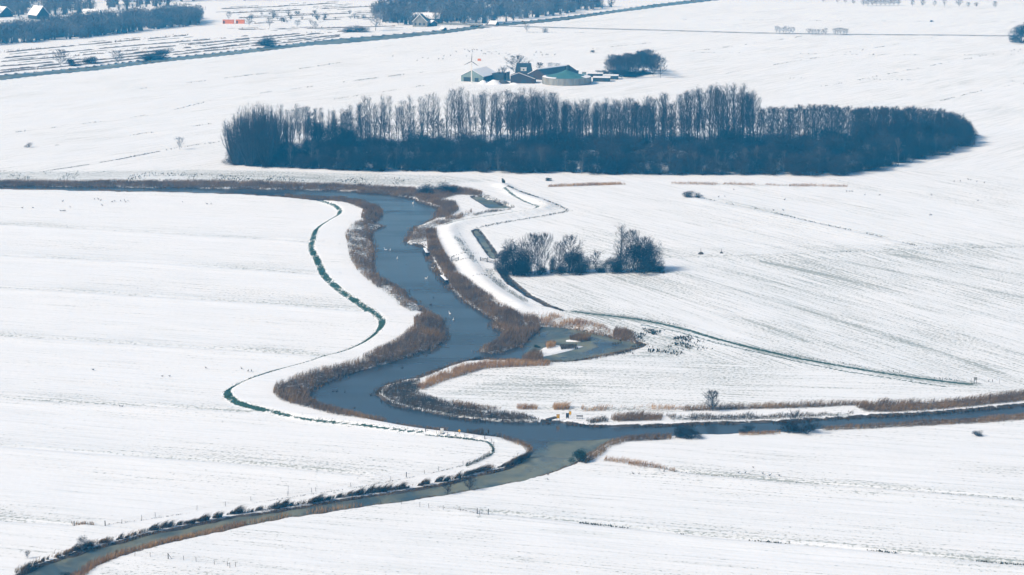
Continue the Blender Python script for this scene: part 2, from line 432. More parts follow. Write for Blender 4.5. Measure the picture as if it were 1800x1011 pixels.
# shallow field drains: the far lip of each shows thin grass, the near lip carries clean snow; this contrast also paints slope shading
DRAINS = [[(-60, 392), (0, 394), (174, 403), (313, 411), (500, 421), (545, 426)], [(-60, 443), (0, 448), (261, 461), (500, 477), (570, 482)],
          [(-60, 500), (0, 505), (500, 535), (640, 547)], [(-60, 586), (0, 590), (500, 620), (575, 626)], [(-60, 697), (0, 701), (348, 718), (435, 724)],
          [(-60, 778), (0, 783), (400, 813), (640, 833)], [(-60, 908), (0, 914), (130, 922)], [(1190, 828), (1250, 835), (1403, 847), (1601, 861), (1800, 878), (1870, 884)],
          [(850, 900), (1020, 918), (1250, 942), (1494, 963), (1800, 991), (1880, 998)], [(1164, 453), (1330, 448), (1475, 443), (1619, 437), (1800, 434), (1880, 432)],
          [(1240, 349), (1381, 379), (1460, 397), (1540, 414), (1612, 432)]]
for L, kk in (([(1170, 474), (1330, 520), (1500, 570), (1660, 622), (1760, 655)], .75), ([(1240, 466), (1420, 512), (1600, 562), (1860, 640)], .72), ([(1340, 460), (1500, 494), (1680, 538), (1880, 592)], .78), ([(1440, 452), (1600, 482), (1880, 540)], .75), ([(1080, 486), (1240, 536), (1420, 600)], .7), ([(1560, 446), (1720, 470), (1880, 498)], .8)):
    D = T.dist(gpts(L), 9); soil = np.maximum(soil, kk * np.exp(-(D / 2.6) ** 2))
for L in DRAINS:
    D, S, _ = T.dist(gpts(L), 30, signed=True)
    far = np.where(D < 29, D * np.where(S > 0, 1, -1), 99)
    Z -= .35 * np.exp(-(D / 1.3) ** 2)
    Z += .22 * np.exp(-((far + 4) / 4.0) ** 2)
    soil = np.maximum(soil, .62 * np.where(far > 0, np.exp(-far / 9.0), 0))
    soil = np.where((far < 0) & (far > -9), soil * .3, soil)
# fields: one direction of working each
FIELDS = [([(900, 440), (1900, 425), (1900, 690), (1300, 690), (1000, 560), (880, 490)], (1540, 466), (1800, 535), .40),
          ([(780, 300), (1900, 300), (1900, 432), (1160, 452), (900, 440), (800, 400)], (1381, 379), (1540, 414), .18),
          ([(720, 690), (800, 640), (1130, 610), (1300, 640), (1900, 690), (1000, 735), (800, 720)], (1000, 650), (1300, 660), .34),
          ([(-100, 150), (800, 40), (1000, 140), (400, 300), (-100, 310)], (0, 236), (278, 200), .14),
          ([(800, 40), (1900, -40), (1900, 300), (1000, 300), (900, 150)], (1260, 132), (1487, 93), .15),
          ([(900, 740), (1900, 720), (1900, 1100), (-100, 1100), (500, 900)], (1250, 835), (1800, 878), .16)]
ang = np.zeros_like(Z)
a0 = gpts([(0, 448), (500, 477)]); ang[:] = math.atan2(*(a0[1] - a0[0])[::-1])
for poly, p, q, k in FIELDS:
    m = T.inside(gpts(poly)); e = gpts([p, q])
    ang[m] = math.atan2(*(e[1] - e[0])[::-1]); soil[m] = np.maximum(soil[m], k)
ca, sa = np.cos(ang), np.sin(ang)
FUV = np.stack([T.X * ca + T.Y * sa, -T.X * sa + T.Y * ca, ang * 10], -1).astype(np.float32)
soil = soil * (.55 + .9 * vnoise(T.X, T.Y, 30, 8))
# rough tussocky ground along the far bank and round the end of the pond
for poly, k, sc in (([(-60, 300), (380, 296), (800, 306), (900, 318), (760, 330), (400, 322), (-60, 318)], .6, 1),
                    ([(1110, 585), (1200, 585), (1260, 610), (1210, 635), (1090, 640), (1010, 640), (1100, 615), (1135, 603)], .7, 1),
                    ([(740, 690), (900, 650), (1000, 650), (1100, 700), (960, 712), (800, 705)], .52, 1)):
    g = gpts(poly); m = T.inside(g); D = T.dist(g, 10)
    soil = np.where(m, np.maximum(soil, k * sstep(0, 8, D)), soil)
soil *= 1 - .9 * np.clip((rivside * SGN > 1.5) * (rivside * SGN < 16), 0, 1)       # the wide dyke crown is clean snow

def hz(x, y): return float(T.sample(Z, x, y))
def P3(px, py, dz=0.0):
    x, y = gnd(px, py); return Vector((x, y, hz(x, y) + dz))
MUDPOLY = []
# ------------------------------------------------------------------ reed beds: outline, density, height, material, lean, label
REEDS = [
 ([(-60, 317), (0, 318), (100, 319), (200, 319), (300, 319), (400, 320), (500, 322), (580, 324), (640, 327), (640, 335), (560, 333), (400, 330), (200, 328), (0, 326), (-60, 325)], 4, 1.7, 'reed', .5, 'long brown reed bed along the far bank of the upper river arm'),
 ([(628, 326), (700, 329), (730, 332), (732, 348), (700, 343), (650, 339), (628, 337)], 4, 1.6, 'reed', .4, 'brown reeds where the upper river arm opens into the bend'),
 ([(722, 336), (800, 330), (806, 342), (770, 352), (735, 351)], 4, 1.8, 'reed', .4, 'reeds below the dark willow scrub at the river corner'),
 ([(735, 351), (770, 352), (800, 356), (806, 370), (790, 382), (765, 384), (770, 372), (774, 363)], 4, 2.0, 'reed', .4, 'brown reeds fringing the snowy knoll on the right bank'),
 ([(790, 331), (820, 331), (848, 338), (846, 345), (820, 343), (796, 342)], 4, 1.7, 'reed', .4, 'brown reed patch above the small frozen pool'),
 ([(761, 387), (800, 381), (828, 370), (832, 378), (790, 392), (768, 399), (766, 424), (730, 428), (714, 427), (722, 412), (730, 399)], 3, 1.5, 'reed', .3, 'thin reeds standing in shallow water on the right bank'),
 ([(748, 405), (764, 404), (770, 424), (780, 444), (792, 464), (806, 482), (834, 504), (864, 525), (897, 546), (920, 560), (884, 566), (862, 557), (838, 541), (812, 524), (794, 507), (780, 482), (770, 466), (760, 452), (752, 438)], 5, 2.1, 'reed', .3, 'tall brown reed bed along the right bank behind the two moored boats'),
 ([(895, 550), (945, 560), (950, 578), (932, 592), (920, 606), (884, 616), (860, 620), (841, 616), (864, 607), (880, 598), (888, 580), (867, 574), (868, 562)], 5, 2.3, 'reed', .3, 'brown reed spit dividing the river from the frozen pond'),
 ([(920, 552), (960, 553), (1000, 559), (1060, 573), (1076, 586), (1058, 588), (1014, 579), (973, 574), (945, 573)], 3, 1.7, 'reed_tan', .5, 'pale reeds on the snowy north shore of the frozen pond'),
 ([(1080, 580), (1100, 580), (1112, 590), (1118, 600), (1095, 598), (1076, 593)], 6, 2.2, 'reed', .5, 'dense brown reed clump at the east end of the frozen pond'),
 ([(500, 341), (545, 345), (600, 347), (640, 353), (668, 363), (674, 375), (656, 389), (640, 393), (634, 386), (638, 372), (610, 360), (560, 351), (500, 346)], 4, 1.9, 'reed', .3, 'dark brown reeds on the left bank below the upper arm'),
 ([(618, 397), (640, 391), (668, 397), (655, 406), (655, 430), (660, 455), (660, 475), (670, 488), (690, 497), (708, 512), (718, 522), (735, 532), (745, 548), (722, 552), (702, 540), (682, 522), (652, 502), (628, 480), (614, 455), (610, 430), (606, 415)], 2.6, 1.6, 'reed', .4, 'patchy reeds and sedge along the left bank of the river'),
 ([(727, 566), (750, 552), (775, 561), (783, 587), (771, 606), (727, 621), (689, 635), (652, 641), (637, 633), (665, 620), (702, 602), (728, 580)], 4, 2.2, 'reed', .4, 'tall reeds on the left bank point opposite the pond'),
 ([(655, 634), (690, 634), (641, 648), (596, 662), (566, 674), (548, 682), (543, 692), (545, 701), (559, 712), (582, 720), (612, 727), (640, 734), (676, 743), (680, 748), (640, 743), (585, 735), (545, 724), (515, 717), (492, 709), (479, 696), (485, 682), (507, 673), (540, 662), (600, 647)], 3.6, 1.9, 'reed', .4, 'brown reeds ringing the inside of the sharp left bend'),
 ([(690, 745), (720, 748), (760, 753), (757, 757), (710, 752)], 3, 1.2, 'reed', .4, 'low brown reeds on the bank above the fence'),
 ([(748, 753), (785, 754), (787, 758), (750, 757)], 8, 1.7, 'reed', .3, 'small brown reed clump behind the white notice board'),
 ([(818, 762), (850, 764), (850, 768), (822, 767)], 9, 2.3, 'reed_dark', .2, 'square clump of dark reeds standing by the small jetty'),
 ([(870, 766), (905, 772), (930, 781), (937, 792), (926, 796), (918, 785), (893, 777)], 4, 1.8, 'reed', .3, 'brown reeds around the tip of the snowy point'),
 ([(732, 680), (742, 672), (783, 655), (815, 644), (853, 637), (913, 637), (968, 637), (965, 643), (905, 645), (850, 648), (820, 657), (780, 670), (742, 686)], 6, 1.9, 'reed_tan', .4, 'rust coloured reed band along the south shore below the pond'),
 ([(666, 691), (677, 680), (706, 670), (738, 666), (740, 681), (735, 691), (760, 699), (800, 713), (860, 723), (920, 729), (950, 739), (870, 739), (800, 731), (722, 716), (688, 708)], 5, 1.2, 'reed_dark', .4, 'dark sedge and snow on the marshy spit inside the bend'),
 ([(790, 707), (850, 715), (882, 720), (850, 723), (800, 718)], 5, 1.6, 'reed', .8, 'brown reeds leaning along the spit field edge'),
 ([(906, 716), (945, 716), (943, 721), (912, 721)], 6, 1.7, 'reed_tan', .9, 'short tan reed clump left of the yellow boards'),
 ([(970, 715), (1000, 715), (1000, 721), (974, 721)], 8, 2.0, 'reed_tan', .9, 'bushy tan reed clump directly behind the yellow boards'),
 ([(1020, 717), (1060, 716), (1140, 714), (1200, 717), (1200, 722), (1130, 722), (1060, 723), (1024, 724)], 3, 1.6, 'reed_tan', .9, 'tan reed row along the snowy path behind the bench'),
 ([(1072, 736), (1110, 729), (1165, 731), (1162, 740), (1080, 742)], 5, 2.0, 'reed', .9, 'brown reeds leaning over the bank right of the bench'),
 ([(1030, 740), (1062, 736), (1070, 742), (1036, 745)], 6, 1.5, 'reed_dark', .9, 'dark sedge on the water edge below the bench'),
 ([(1200, 717), (1400, 712), (1530, 708), (1560, 705), (1560, 711), (1400, 719), (1200, 724)], 3.6, 1.9, 'reed', 1.0, 'straight row of wind bent reeds along the right river arm'),
 ([(1170, 730), (1300, 729), (1420, 728), (1500, 724), (1500, 731), (1400, 735), (1300, 739), (1180, 741)], 3.2, 1.1, 'reed_dark', .8, 'thin sedge with snow on the north bank of the right arm'),
 ([(1500, 714), (1540, 709), (1580, 709), (1640, 706), (1720, 700), (1800, 689), (1880, 682), (1880, 696), (1800, 706), (1700, 717), (1620, 723), (1560, 726), (1520, 724)], 4, 1.9, 'reed', 1.0, 'brown reed bed on the north bank at the right edge'),
 ([(1017, 813), (1035, 801), (1052, 788), (1074, 776), (1100, 769), (1180, 766), (1180, 773), (1100, 777), (1077, 785), (1056, 801), (1030, 816)], 5, 1.6, 'reed', .5, 'brown reed fringe on the south bank at the confluence'),
 ([(1298, 760), (1370, 758), (1372, 763), (1300, 766)], 4, .9, 'reed_tan', .5, 'low brown grass on the south bank between two bushes'),
 ([(1440, 752), (1520, 749), (1580, 745), (1620, 740), (1723, 735), (1800, 728), (1880, 722), (1880, 731), (1800, 739), (1730, 744), (1600, 750), (1450, 757)], 5, 1.3, 'reed', .6, 'brown reed fringe on the south bank of the right arm'),
 ([(112, 1020), (130, 1004), (158, 988), (217, 967), (306, 944), (369, 928), (433, 916), (433, 924), (361, 939), (278, 959), (217, 977), (167, 997), (144, 1020)], 7, 1.5, 'reed_tan', .3, 'tan reed band on the near bank of the frozen channel'),
 ([(433, 915), (492, 904), (565, 893), (632, 886), (640, 889), (583, 899), (492, 912), (433, 923)], 2.2, 1.4, 'reed_tan', .2, 'sparse pale reeds standing in the channel ice'),
 ([(1062, 807), (1100, 809), (1140, 817), (1185, 826), (1190, 831), (1130, 823), (1090, 815), (1060, 811)], 3.2, 1.3, 'reed_tan', .8, 'short straw coloured reed strip running into the right field'),
 ([(962, 327), (1040, 323), (1100, 322), (1100, 325), (1040, 327), (964, 329)], 3.6, 1.4, 'reed_tan', .6, 'pale reed strip in the field left below the long wood'),
 ([(1180, 321), (1300, 323), (1440, 326), (1490, 327), (1490, 329), (1440, 329), (1300, 326), (1180, 324)], 2.2, 1.2, 'reed_tan', .6, 'thin pale reed line in the field right below the long wood'),
 ([(1000, 592), (1018, 588), (1036, 592), (1038, 597), (1018, 599), (1002, 597)], 10, 2.2, 'reed', .2, 'round brown reed island in the frozen pond'),
 ([(917, 627), (935, 617), (952, 620), (955, 629), (935, 633), (918, 632)], 8, 1.8, 'reed', .2, 'brown reed clump at the pond outlet'),
 ([(958, 604), (974, 600), (978, 608), (962, 613)], 7, 2.0, 'reed_tan', .2, 'tan reed tuft on the snowy pond islet'),
 ([(984, 607), (1012, 606), (1016, 611), (986, 614)], 9, 1.1, 'reed_dark', .3, 'low dark sedge on the snowy pond islet'),
 ([(826, 343), (850, 341), (880, 353), (906, 364), (880, 360), (850, 347)], 3, 1.2, 'reed_dark', .4, 'dark sedge fringing the small frozen pool by the dyke'),
 ([(826, 378), (860, 371), (898, 366), (898, 369), (860, 375), (828, 382)], 3, .9, 'reed_dark', .4, 'dark sedge line below the small frozen pool'),
 ([(815, 818), (840, 808), (858, 799), (862, 802), (840, 813), (820, 821)], 6, 1.2, 'grass_dark', .9, 'dark tussock grass along the curved fence line'),
 ([(125, 919), (165, 921), (165, 924), (127, 923)], 6, 1.1, 'reed_tan', .4, 'small tuft of dry grass between two dark field posts'),
 ([(795, 418), (803, 416), (822, 440), (838, 462), (832, 466), (812, 444)], 1.4, .8, 'grass_dark', .5, 'thin dead grass on the dyke slope beside the ditch'),
 ([(852, 474), (866, 474), (884, 498), (905, 514), (930, 532), (918, 532), (880, 508), (860, 492)], 1.6, .8, 'grass_dark', .5, 'thin dead grass along the ditch south of the copse'),
]
ISLETS = [[(938, 619), (953, 609), (974, 604), (998, 606), (1032, 606), (1005, 614), (976, 621), (955, 625)], [(986, 598), (1000, 594), (1026, 597), (1022, 600)]]
for isl in ISLETS:
    g = gpts(isl); D = T.dist(g, 6, True); I = T.inside(g)
    s_ = np.where(I, D, -D)
    k = sstep(-.4, .9, s_)
    Z = np.where(k > 0, Z * (1 - k) + k * (-.18), Z); SD = np.maximum(SD, np.where(D < 5.9, s_, -40)); mud = np.where(I, .2, mud)
for poly, dens, h, m, lean, lab in REEDS:
    g = gpts(poly); I = T.inside(g); D = T.dist(g, 5, True)
    base = .66 if m != 'reed_tan' else .55
    if dens < 3.3: base -= .12
    mud = np.where(I, np.maximum(mud * .6, base * sstep(0, 1.6, D) + .08), mud)
    soil = np.where(I, np.maximum(soil, .5), soil)

# ------------------------------------------------------------------ ground sheet (fine where the photograph looks, coarse out to the horizon)
nr, nc = T.X.shape
R = 24000.0
extra_u = np.array([.3, .6, 1.4, 4.0, 14.0])
uu = np.concatenate([-extra_u[::-1], T.u, extra_u]); ne = len(extra_u)
dd_ = np.concatenate([[-3000.0], T.d, [2700., 4000., 7000., 12000., R]])
U2, D2 = np.meshgrid(uu, dd_)
X2 = np.clip(U2 * np.where(D2 < 0, T.d[0] * 4, D2), -R, R); Y2 = D2
def grow(A, v): B = np.full(X2.shape, v, np.float32); B[1:1 + nr, ne:ne + nc] = A; return B
edge = np.minimum(1, np.minimum.reduce([np.arange(nr)[:, None] / 14.0 + 0 * Z, (nr - 1 - np.arange(nr))[:, None] / 14.0 + 0 * Z,
                                        np.arange(nc)[None] / 14.0 + 0 * Z, (nc - 1 - np.arange(nc))[None] / 14.0 + 0 * Z]))
Z *= edge
ZZ = grow(Z, 0)
NR, NC = X2.shape
idx = np.arange(NR * NC).reshape(NR, NC)
quads = np.stack([idx[:-1, :-1], idx[:-1, 1:], idx[1:, 1:], idx[1:, :-1]], -1).reshape(-1, 4)
me = np_mesh('ground', np.stack([X2, Y2, ZZ], -1).reshape(-1, 3), quads, True)
a = me.attributes.new('mask', 'FLOAT_COLOR', 'POINT')
a.data.foreach_set('color', np.stack([grow(mud, 0), grow(grass, 0), grow(soil, .15), grow(Z * 0, 0)], -1).astype(np.float32).ravel())
a = me.attributes.new('fuv', 'FLOAT_VECTOR', 'POINT')
F2 = np.stack([X2, Y2, X2 * 0], -1).astype(np.float32); F2[1:1 + nr, ne:ne + nc] = FUV
a.data.foreach_set('vector', F2.ravel())
ground = link('ground', me, None, M['ground'])
tag(ground, 'flat snow covered meadows with dykes and field drains', None, None, 'structure')

# ------------------------------------------------------------------ water and ice at one level, cut from the same lattice
WZ = -.45
ice = np.zeros_like(Z)
for poly, v in (([(945, 560), (1140, 590), (1140, 620), (1000, 640), (900, 640), (905, 610), (925, 592)], .62), (POND2, .9), (DITCH_A, .9), (DITCH_B, .8),
                ([(1100, 760), (1080, 790), (1000, 830), (800, 880), (600, 900), (200, 1000), (0, 1080), (-60, 1000), (400, 895), (800, 830), (925, 795), (945, 768)], .78), (CANAL, .80)):
    g = gpts(poly); I = T.inside(g); D = T.dist(g, 14, True)
    ice = np.where(I, np.maximum(ice, v * sstep(0, 6 if v < .85 else .5, D)), ice)
ice = np.where(ice > .1, ice + .45 * (1 - sstep(.5, 4.5, -SD)), ice)
wet = SD < 1.6
wq = wet[:-1, :-1] | wet[:-1, 1:] | wet[1:, 1:] | wet[1:, :-1]
cenY = T.Y[:-1, :-1]
def water_obj(name, sel, lab):
    q = np.argwhere(sel)
    if not len(q): return
    I = np.arange(nr * nc).reshape(nr, nc)
    f = np.stack([I[q[:, 0], q[:, 1]], I[q[:, 0], q[:, 1] + 1], I[q[:, 0] + 1, q[:, 1] + 1], I[q[:, 0] + 1, q[:, 1]]], -1)
    u_, inv = np.unique(f, return_inverse=True)
    V = np.stack([T.X.ravel()[u_], T.Y.ravel()[u_], np.full(len(u_), WZ)], -1)
    m_ = np_mesh(name, V, inv.reshape(f.shape), True)
    at = m_.attributes.new('ice', 'FLOAT', 'POINT'); at.data.foreach_set('value', ice.ravel()[u_].astype(np.float32))
    tag(link(name, m_, None, M['water']), lab, None, None, 'structure')
icq = ice[:-1, :-1] > .3
farq = cenY > 1350
water_obj('river_water', wq & ~icq & ~farq, 'slate blue open river winding between reed banks')
water_obj('river_ice', wq & icq & ~farq, 'grey green ice on the pond, pools and lower channel')
water_obj('canal_water', wq & farq, 'grey blue canal crossing the far meadows')

# ------------------------------------------------------------------ blades of reed and grass
def rand_in(poly, n):
    P = np.asarray(poly); lo, hi = P.min(0), P.max(0)
    out = np.zeros((0, 2))
    while len(out) < n:
        q = lo + RNG.random((n * 3 + 20, 2)) * (hi - lo)
        out = np.vstack([out, q[inside(q[:, 0], q[:, 1], P)]])
    return out[:n]
def area(P): x, y = P[:, 0], P[:, 1]; return abs(np.dot(x, np.roll(y, -1)) - np.dot(y, np.roll(x, -1))) / 2
def blades(x, y, z, h, w, lean, spread=.35):
    n = len(x)
    az = RNG.random(n) * math.pi
    lx = lean * h * (.6 + .6 * RNG.random(n)) * .6 + RNG.normal(0, spread, n) * h * .5
    ly = RNG.normal(0, spread, n) * h * .5
    cx, cy = np.cos(az) * w / 2, np.sin(az) * w / 2
    b0 = np.stack([x - cx, y - cy, z - .05], -1); b1 = np.stack([x + cx, y + cy, z - .05], -1)
    m0 = np.stack([x - cx * .8 + lx * .38, y - cy * .8 + ly * .38, z + h * .62], -1)
    m1 = np.stack([x + cx * .8 + lx * .38, y + cy * .8 + ly * .38, z + h * .62], -1)
    t = np.stack([x + lx, y + ly, z + h * (1 - .12 * lean)], -1)
    V = np.stack([b0, b1, m0, m1, t], 1).reshape(-1, 3)
    k = np.arange(n)[:, None] * 5
    F = np.concatenate([k + [[0, 1, 3]], k + [[0, 3, 2]], k + [[2, 3, 4]]], 0)
    return V, F
def stuff(name, V, F, mat, lab, cat):
    return tag(link(name, np_mesh(name, V, F), None, M[mat]), lab, cat, None, 'stuff')
for poly, dens, h, m, lean, lab in REEDS:
    g = gpts(poly)
    n = int(min(60000, max(80, area(g) * dens * 3.4)))
    q = rand_in(g, n)
    cl = .75 * vnoise(q[:, 0] + 500, q[:, 1] * .6, 3.4, 21) + .25 * vnoise(q[:, 0] + 700, q[:, 1], 1.2, 23)
    keep = (cl > (.24 if dens >= 3.3 else .46)) | (RNG.random(n) < (.22 if dens >= 3.3 else .10))
    q, cl = q[keep], cl[keep]
    z = np.maximum(T.sample(Z, q[:, 0], q[:, 1]), WZ - .05)
    hh = h * (.55 + .45 * RNG.random(len(q))) * (.65 + .55 * cl) * (.8 + .4 * vnoise(q[:, 0] + 900, q[:, 1], 9, 22))
    V, F = blades(q[:, 0], q[:, 1], z, hh, .04 + .05 * RNG.random(len(q)), lean)
    stuff('reed_bed', V, F, m, lab, 'reeds')

def line_tufts(lines, per_m, h, w, jit, gap, seed, mat, lab, cat='grass', lean=.3, name='grass_tufts', patch=7.0):
    xs = []
    for L in lines:
        g = smooth(gpts(L), 2)
        seg = np.hypot(*np.diff(g, axis=0).T); s = np.concatenate([[0], np.cumsum(seg)])
        n = int(s[-1] * per_m)
        if n < 2: continue
        t = np.sort(RNG.random(n)) * s[-1]
        xs.append(np.stack([np.interp(t, s, g[:, 0]) + RNG.normal(0, jit, n), np.interp(t, s, g[:, 1]) + RNG.normal(0, jit, n)], -1))
    q = np.vstack(xs)
    cl = vnoise(q[:, 0] + 300, q[:, 1] * .6, patch, seed)
    q = q[cl > gap]; cl = cl[cl > gap]
    z = np.maximum(T.sample(Z, q[:, 0], q[:, 1]), WZ)
    V, F = blades(q[:, 0], q[:, 1], z, h * (.5 + .5 * RNG.random(len(q))) * (.4 + cl), w * (.6 + .8 * RNG.random(len(q))), lean, .6)
    stuff(name, V, F, mat, lab, cat)
LEFT_FAR = [[(-40, 242), (0, 236), (278, 200), (370, 177), (574, 149), (723, 130)], [(83, 258), (230, 238), (372, 218)], [(208, 281), (278, 267), (340, 256), (389, 250)],
            [(574, 177), (715, 155), (784, 145)], [(233, 158), (483, 127), (600, 110)], [(550, 152), (743, 127), (800, 126)]]
RIGHT_FAR = [[(1200, 92), (1300, 80), (1413, 64)], [(1260, 132), (1373, 112), (1487, 93), (1570, 79), (1647, 65)], [(1200, 92), (1367, 94), (1500, 96), (1667, 97), (1800, 96)],
             [(1327, 137), (1413, 138)], [(1520, 140), (1680, 142), (1800, 143), (1860, 143)], [(1417, 157), (1500, 143), (1563, 130), (1640, 115), (1720, 100), (1800, 87), (1850, 80)],
             [(1639, 181), (1733, 158), (1800, 147), (1850, 138)], [(1200, 35), (1400, 36), (1600, 38), (1800, 39)], [(980, 92), (1050, 85), (1150, 75)], [(830, 51), (880, 55), (930, 57), (1030, 58)]]
line_tufts(LEFT_FAR, 1.4, .55, .30, .5, .52, 31, 'grass_dark', 'broken dark lines of grass along the ditches of the left far meadow')
line_tufts(RIGHT_FAR, 1.2, .55, .34, .6, .52, 32, 'grass_dark', 'broken dark lines of grass along the ditches of the right far meadow')
line_tufts([[(53, 304), (130, 293), (208, 281), (278, 267)]], 5, .4, .3, .5, .1, 33, 'grass_dark', 'continuous dark ditch edge left of the long wood')
line_tufts([[(1240, 349), (1300, 360), (1381, 379), (1460, 397), (1540, 414), (1612, 432)]], 4, .5, .22, .5, .5, 34, 'grass_dark', 'dark dotted ditch line crossing the right middle field')
line_tufts([[(1475, 443), (1619, 437), (1800, 434), (1850, 433)], [(1640, 440), (1720, 450), (1800, 455)]], 3, .3, .2, .4, .4, 35, 'grass_dark', 'thin dark drain line at the right middle edge')
line_tufts([[(930, 928), (1020, 918), (1250, 942), (1494, 963), (1800, 991), (1860, 997)][1:]], 9, .45, .2, .28, .47, 36, 'grass_dark', 'black grass clumps along the nearest field drain')
line_tufts([[(1190, 830), (1250, 835), (1403, 847), (1500, 854)], [(1640, 866), (1800, 878)]], 3, .3, .14, .35, .55, 37, 'grass_dark', 'small dark tufts along the upper drain of the right near field')
line_tufts([[(892, 330), (930, 344), (965, 357), (997, 369), (987, 374), (938, 383), (866, 395), (839, 401)]], 7, .55, .2, .6, .42, 38, 'grass_dark', 'dark grass along the bent ditch right of the dyke path')
line_tufts([[(770, 458), (800, 452), (840, 446)], [(800, 461), (850, 456), (872, 452)], [(830, 488), (862, 486)], [(839, 402), (856, 420), (872, 446)], [(874, 470), (892, 490), (925, 514), (990, 548)]], 4, .45, .18, .3, .42, 39, 'grass_dark', 'dark tufts across the dyke and along the ditch by the copse')
line_tufts([[(1010, 549), (1100, 558), (1200, 573), (1260, 587)], [(1380, 622), (1450, 634), (1560, 652), (1700, 672)]], 4, .4, .16, .5, .45, 40, 'grass_dark', 'dark grass tips along the right dyke track')
line_tufts([GREEN_L[6:24], GREEN_L[22:]], 14, .34, .10, .65, .12, 41, 'green', 'green grass showing through snow on the left dyke slope', 'grass', .1)
line_tufts([[(748, 766), (796, 770), (850, 776), (860, 780), (867, 788), (866, 796), (860, 802)]], 30, .5, .12, .22, .08, 42, 'green', 'dark green grass under the curved fence', 'grass', .1)
line_tufts([[(814, 819), (740, 836), (640, 855), (500, 876), (360, 897), (255, 913), (190, 922)]], 5, .3, .1, .15, .35, 43, 'grass_dark', 'thin dark grass under the long wire fence')
line_tufts([[(740, 890), (780, 893), (830, 903), (860, 907)]], 8, .3, .1, .15, .25, 44, 'grass_dark', 'dark grass under the short wire fence')
line_tufts([[(1090, 600), (1135, 608), (1160, 604)], [(1115, 590), (1150, 600), (1200, 606)], [(1120, 585), (1160, 592), (1205, 598)], [(1080, 622), (1130, 616), (1160, 618), (1200, 622)], [(1130, 580), (1180, 588), (1225, 602)], [(1140, 606), (1190, 610), (1230, 612)]], 12, .7, .30, 1.6, .46, 45, 'grass_dark', 'black rush tussocks in the snow at the pond end', 'rushes', .2, 'rush_tussocks', 2.6)
line_tufts([[(930, 636), (990, 636), (1060, 628), (1120, 614)]], 14, .7, .14, .4, .3, 46, 'reed_dark', 'dark sedge rim along the south edge of the frozen pond', 'sedge', .3, 'sedge_fringe', 4)
line_tufts([[(945, 742), (994, 744), (1060, 748), (1160, 747), (1247, 743), (1374, 740), (1468, 734), (1570, 729), (1698, 721), (1800, 711)]], 16, .55, .2, .45, .36, 47, 'reed_dark', 'black sedge rim on the north waterline of the right arm', 'sedge', .3, 'sedge_fringe', 4)
line_tufts([[(-60, 300), (100, 306), (300, 308), (500, 313), (760, 318)], [(-60, 312), (200, 314), (500, 318), (740, 322)], [(0, 306), (300, 313), (640, 318)]], 3.5, .6, .3, 3.5, .5, 48, 'grass_dark', 'scattered dark tussocks on the snowy far bank below the wood', 'rushes', .3, 'rush_tussocks', 6)
line_tufts([W_LEFT[:40], W_RIGHT[28:]], 16, .9, .12, .9, .26, 61, 'reed', 'brown sedge fringe standing in the water along the open river', 'sedge', .3, 'sedge_fringe', 4)
line_tufts([W_LEFT[30:48], W_RIGHT[18:34]], 16, .8, .12, .8, .28, 62, 'reed_dark', 'dark sedge fringe round the lower bend of the river', 'sedge', .3, 'sedge_fringe', 4)
line_tufts([W_LEFT[46:], W_LOW_R[:20]], 12, .5, .10, .25, .35, 63, 'reed', 'low brown sedge rim along both edges of the frozen channel', 'sedge', .3, 'sedge_fringe', 4)
line_tufts([[(922, 803), (889, 819), (840, 830), (799, 842), (758, 850), (711, 859), (657, 866), (596, 875), (528, 887), (455, 898), (417, 902), (322, 922), (258, 934), (217, 947), (167, 958), (117, 974), (69, 990), (30, 1008)]], 26, 1.5, .07, .38, .34, 64, 'reed_dark', 'ragged dark sedge along the upper bank of the frozen channel', 'sedge', 1.1, 'sedge_fringe', 3)
line_tufts([[(322, 921), (258, 933), (217, 946), (167, 957), (117, 973), (69, 989), (30, 1007)], [(925, 796), (889, 817), (840, 829)]], 12, 1.3, .07, .6, .42, 65, 'reed', 'brown grass along the snowy lip of the frozen channel', 'grass', .9, 'grass_tufts', 3)
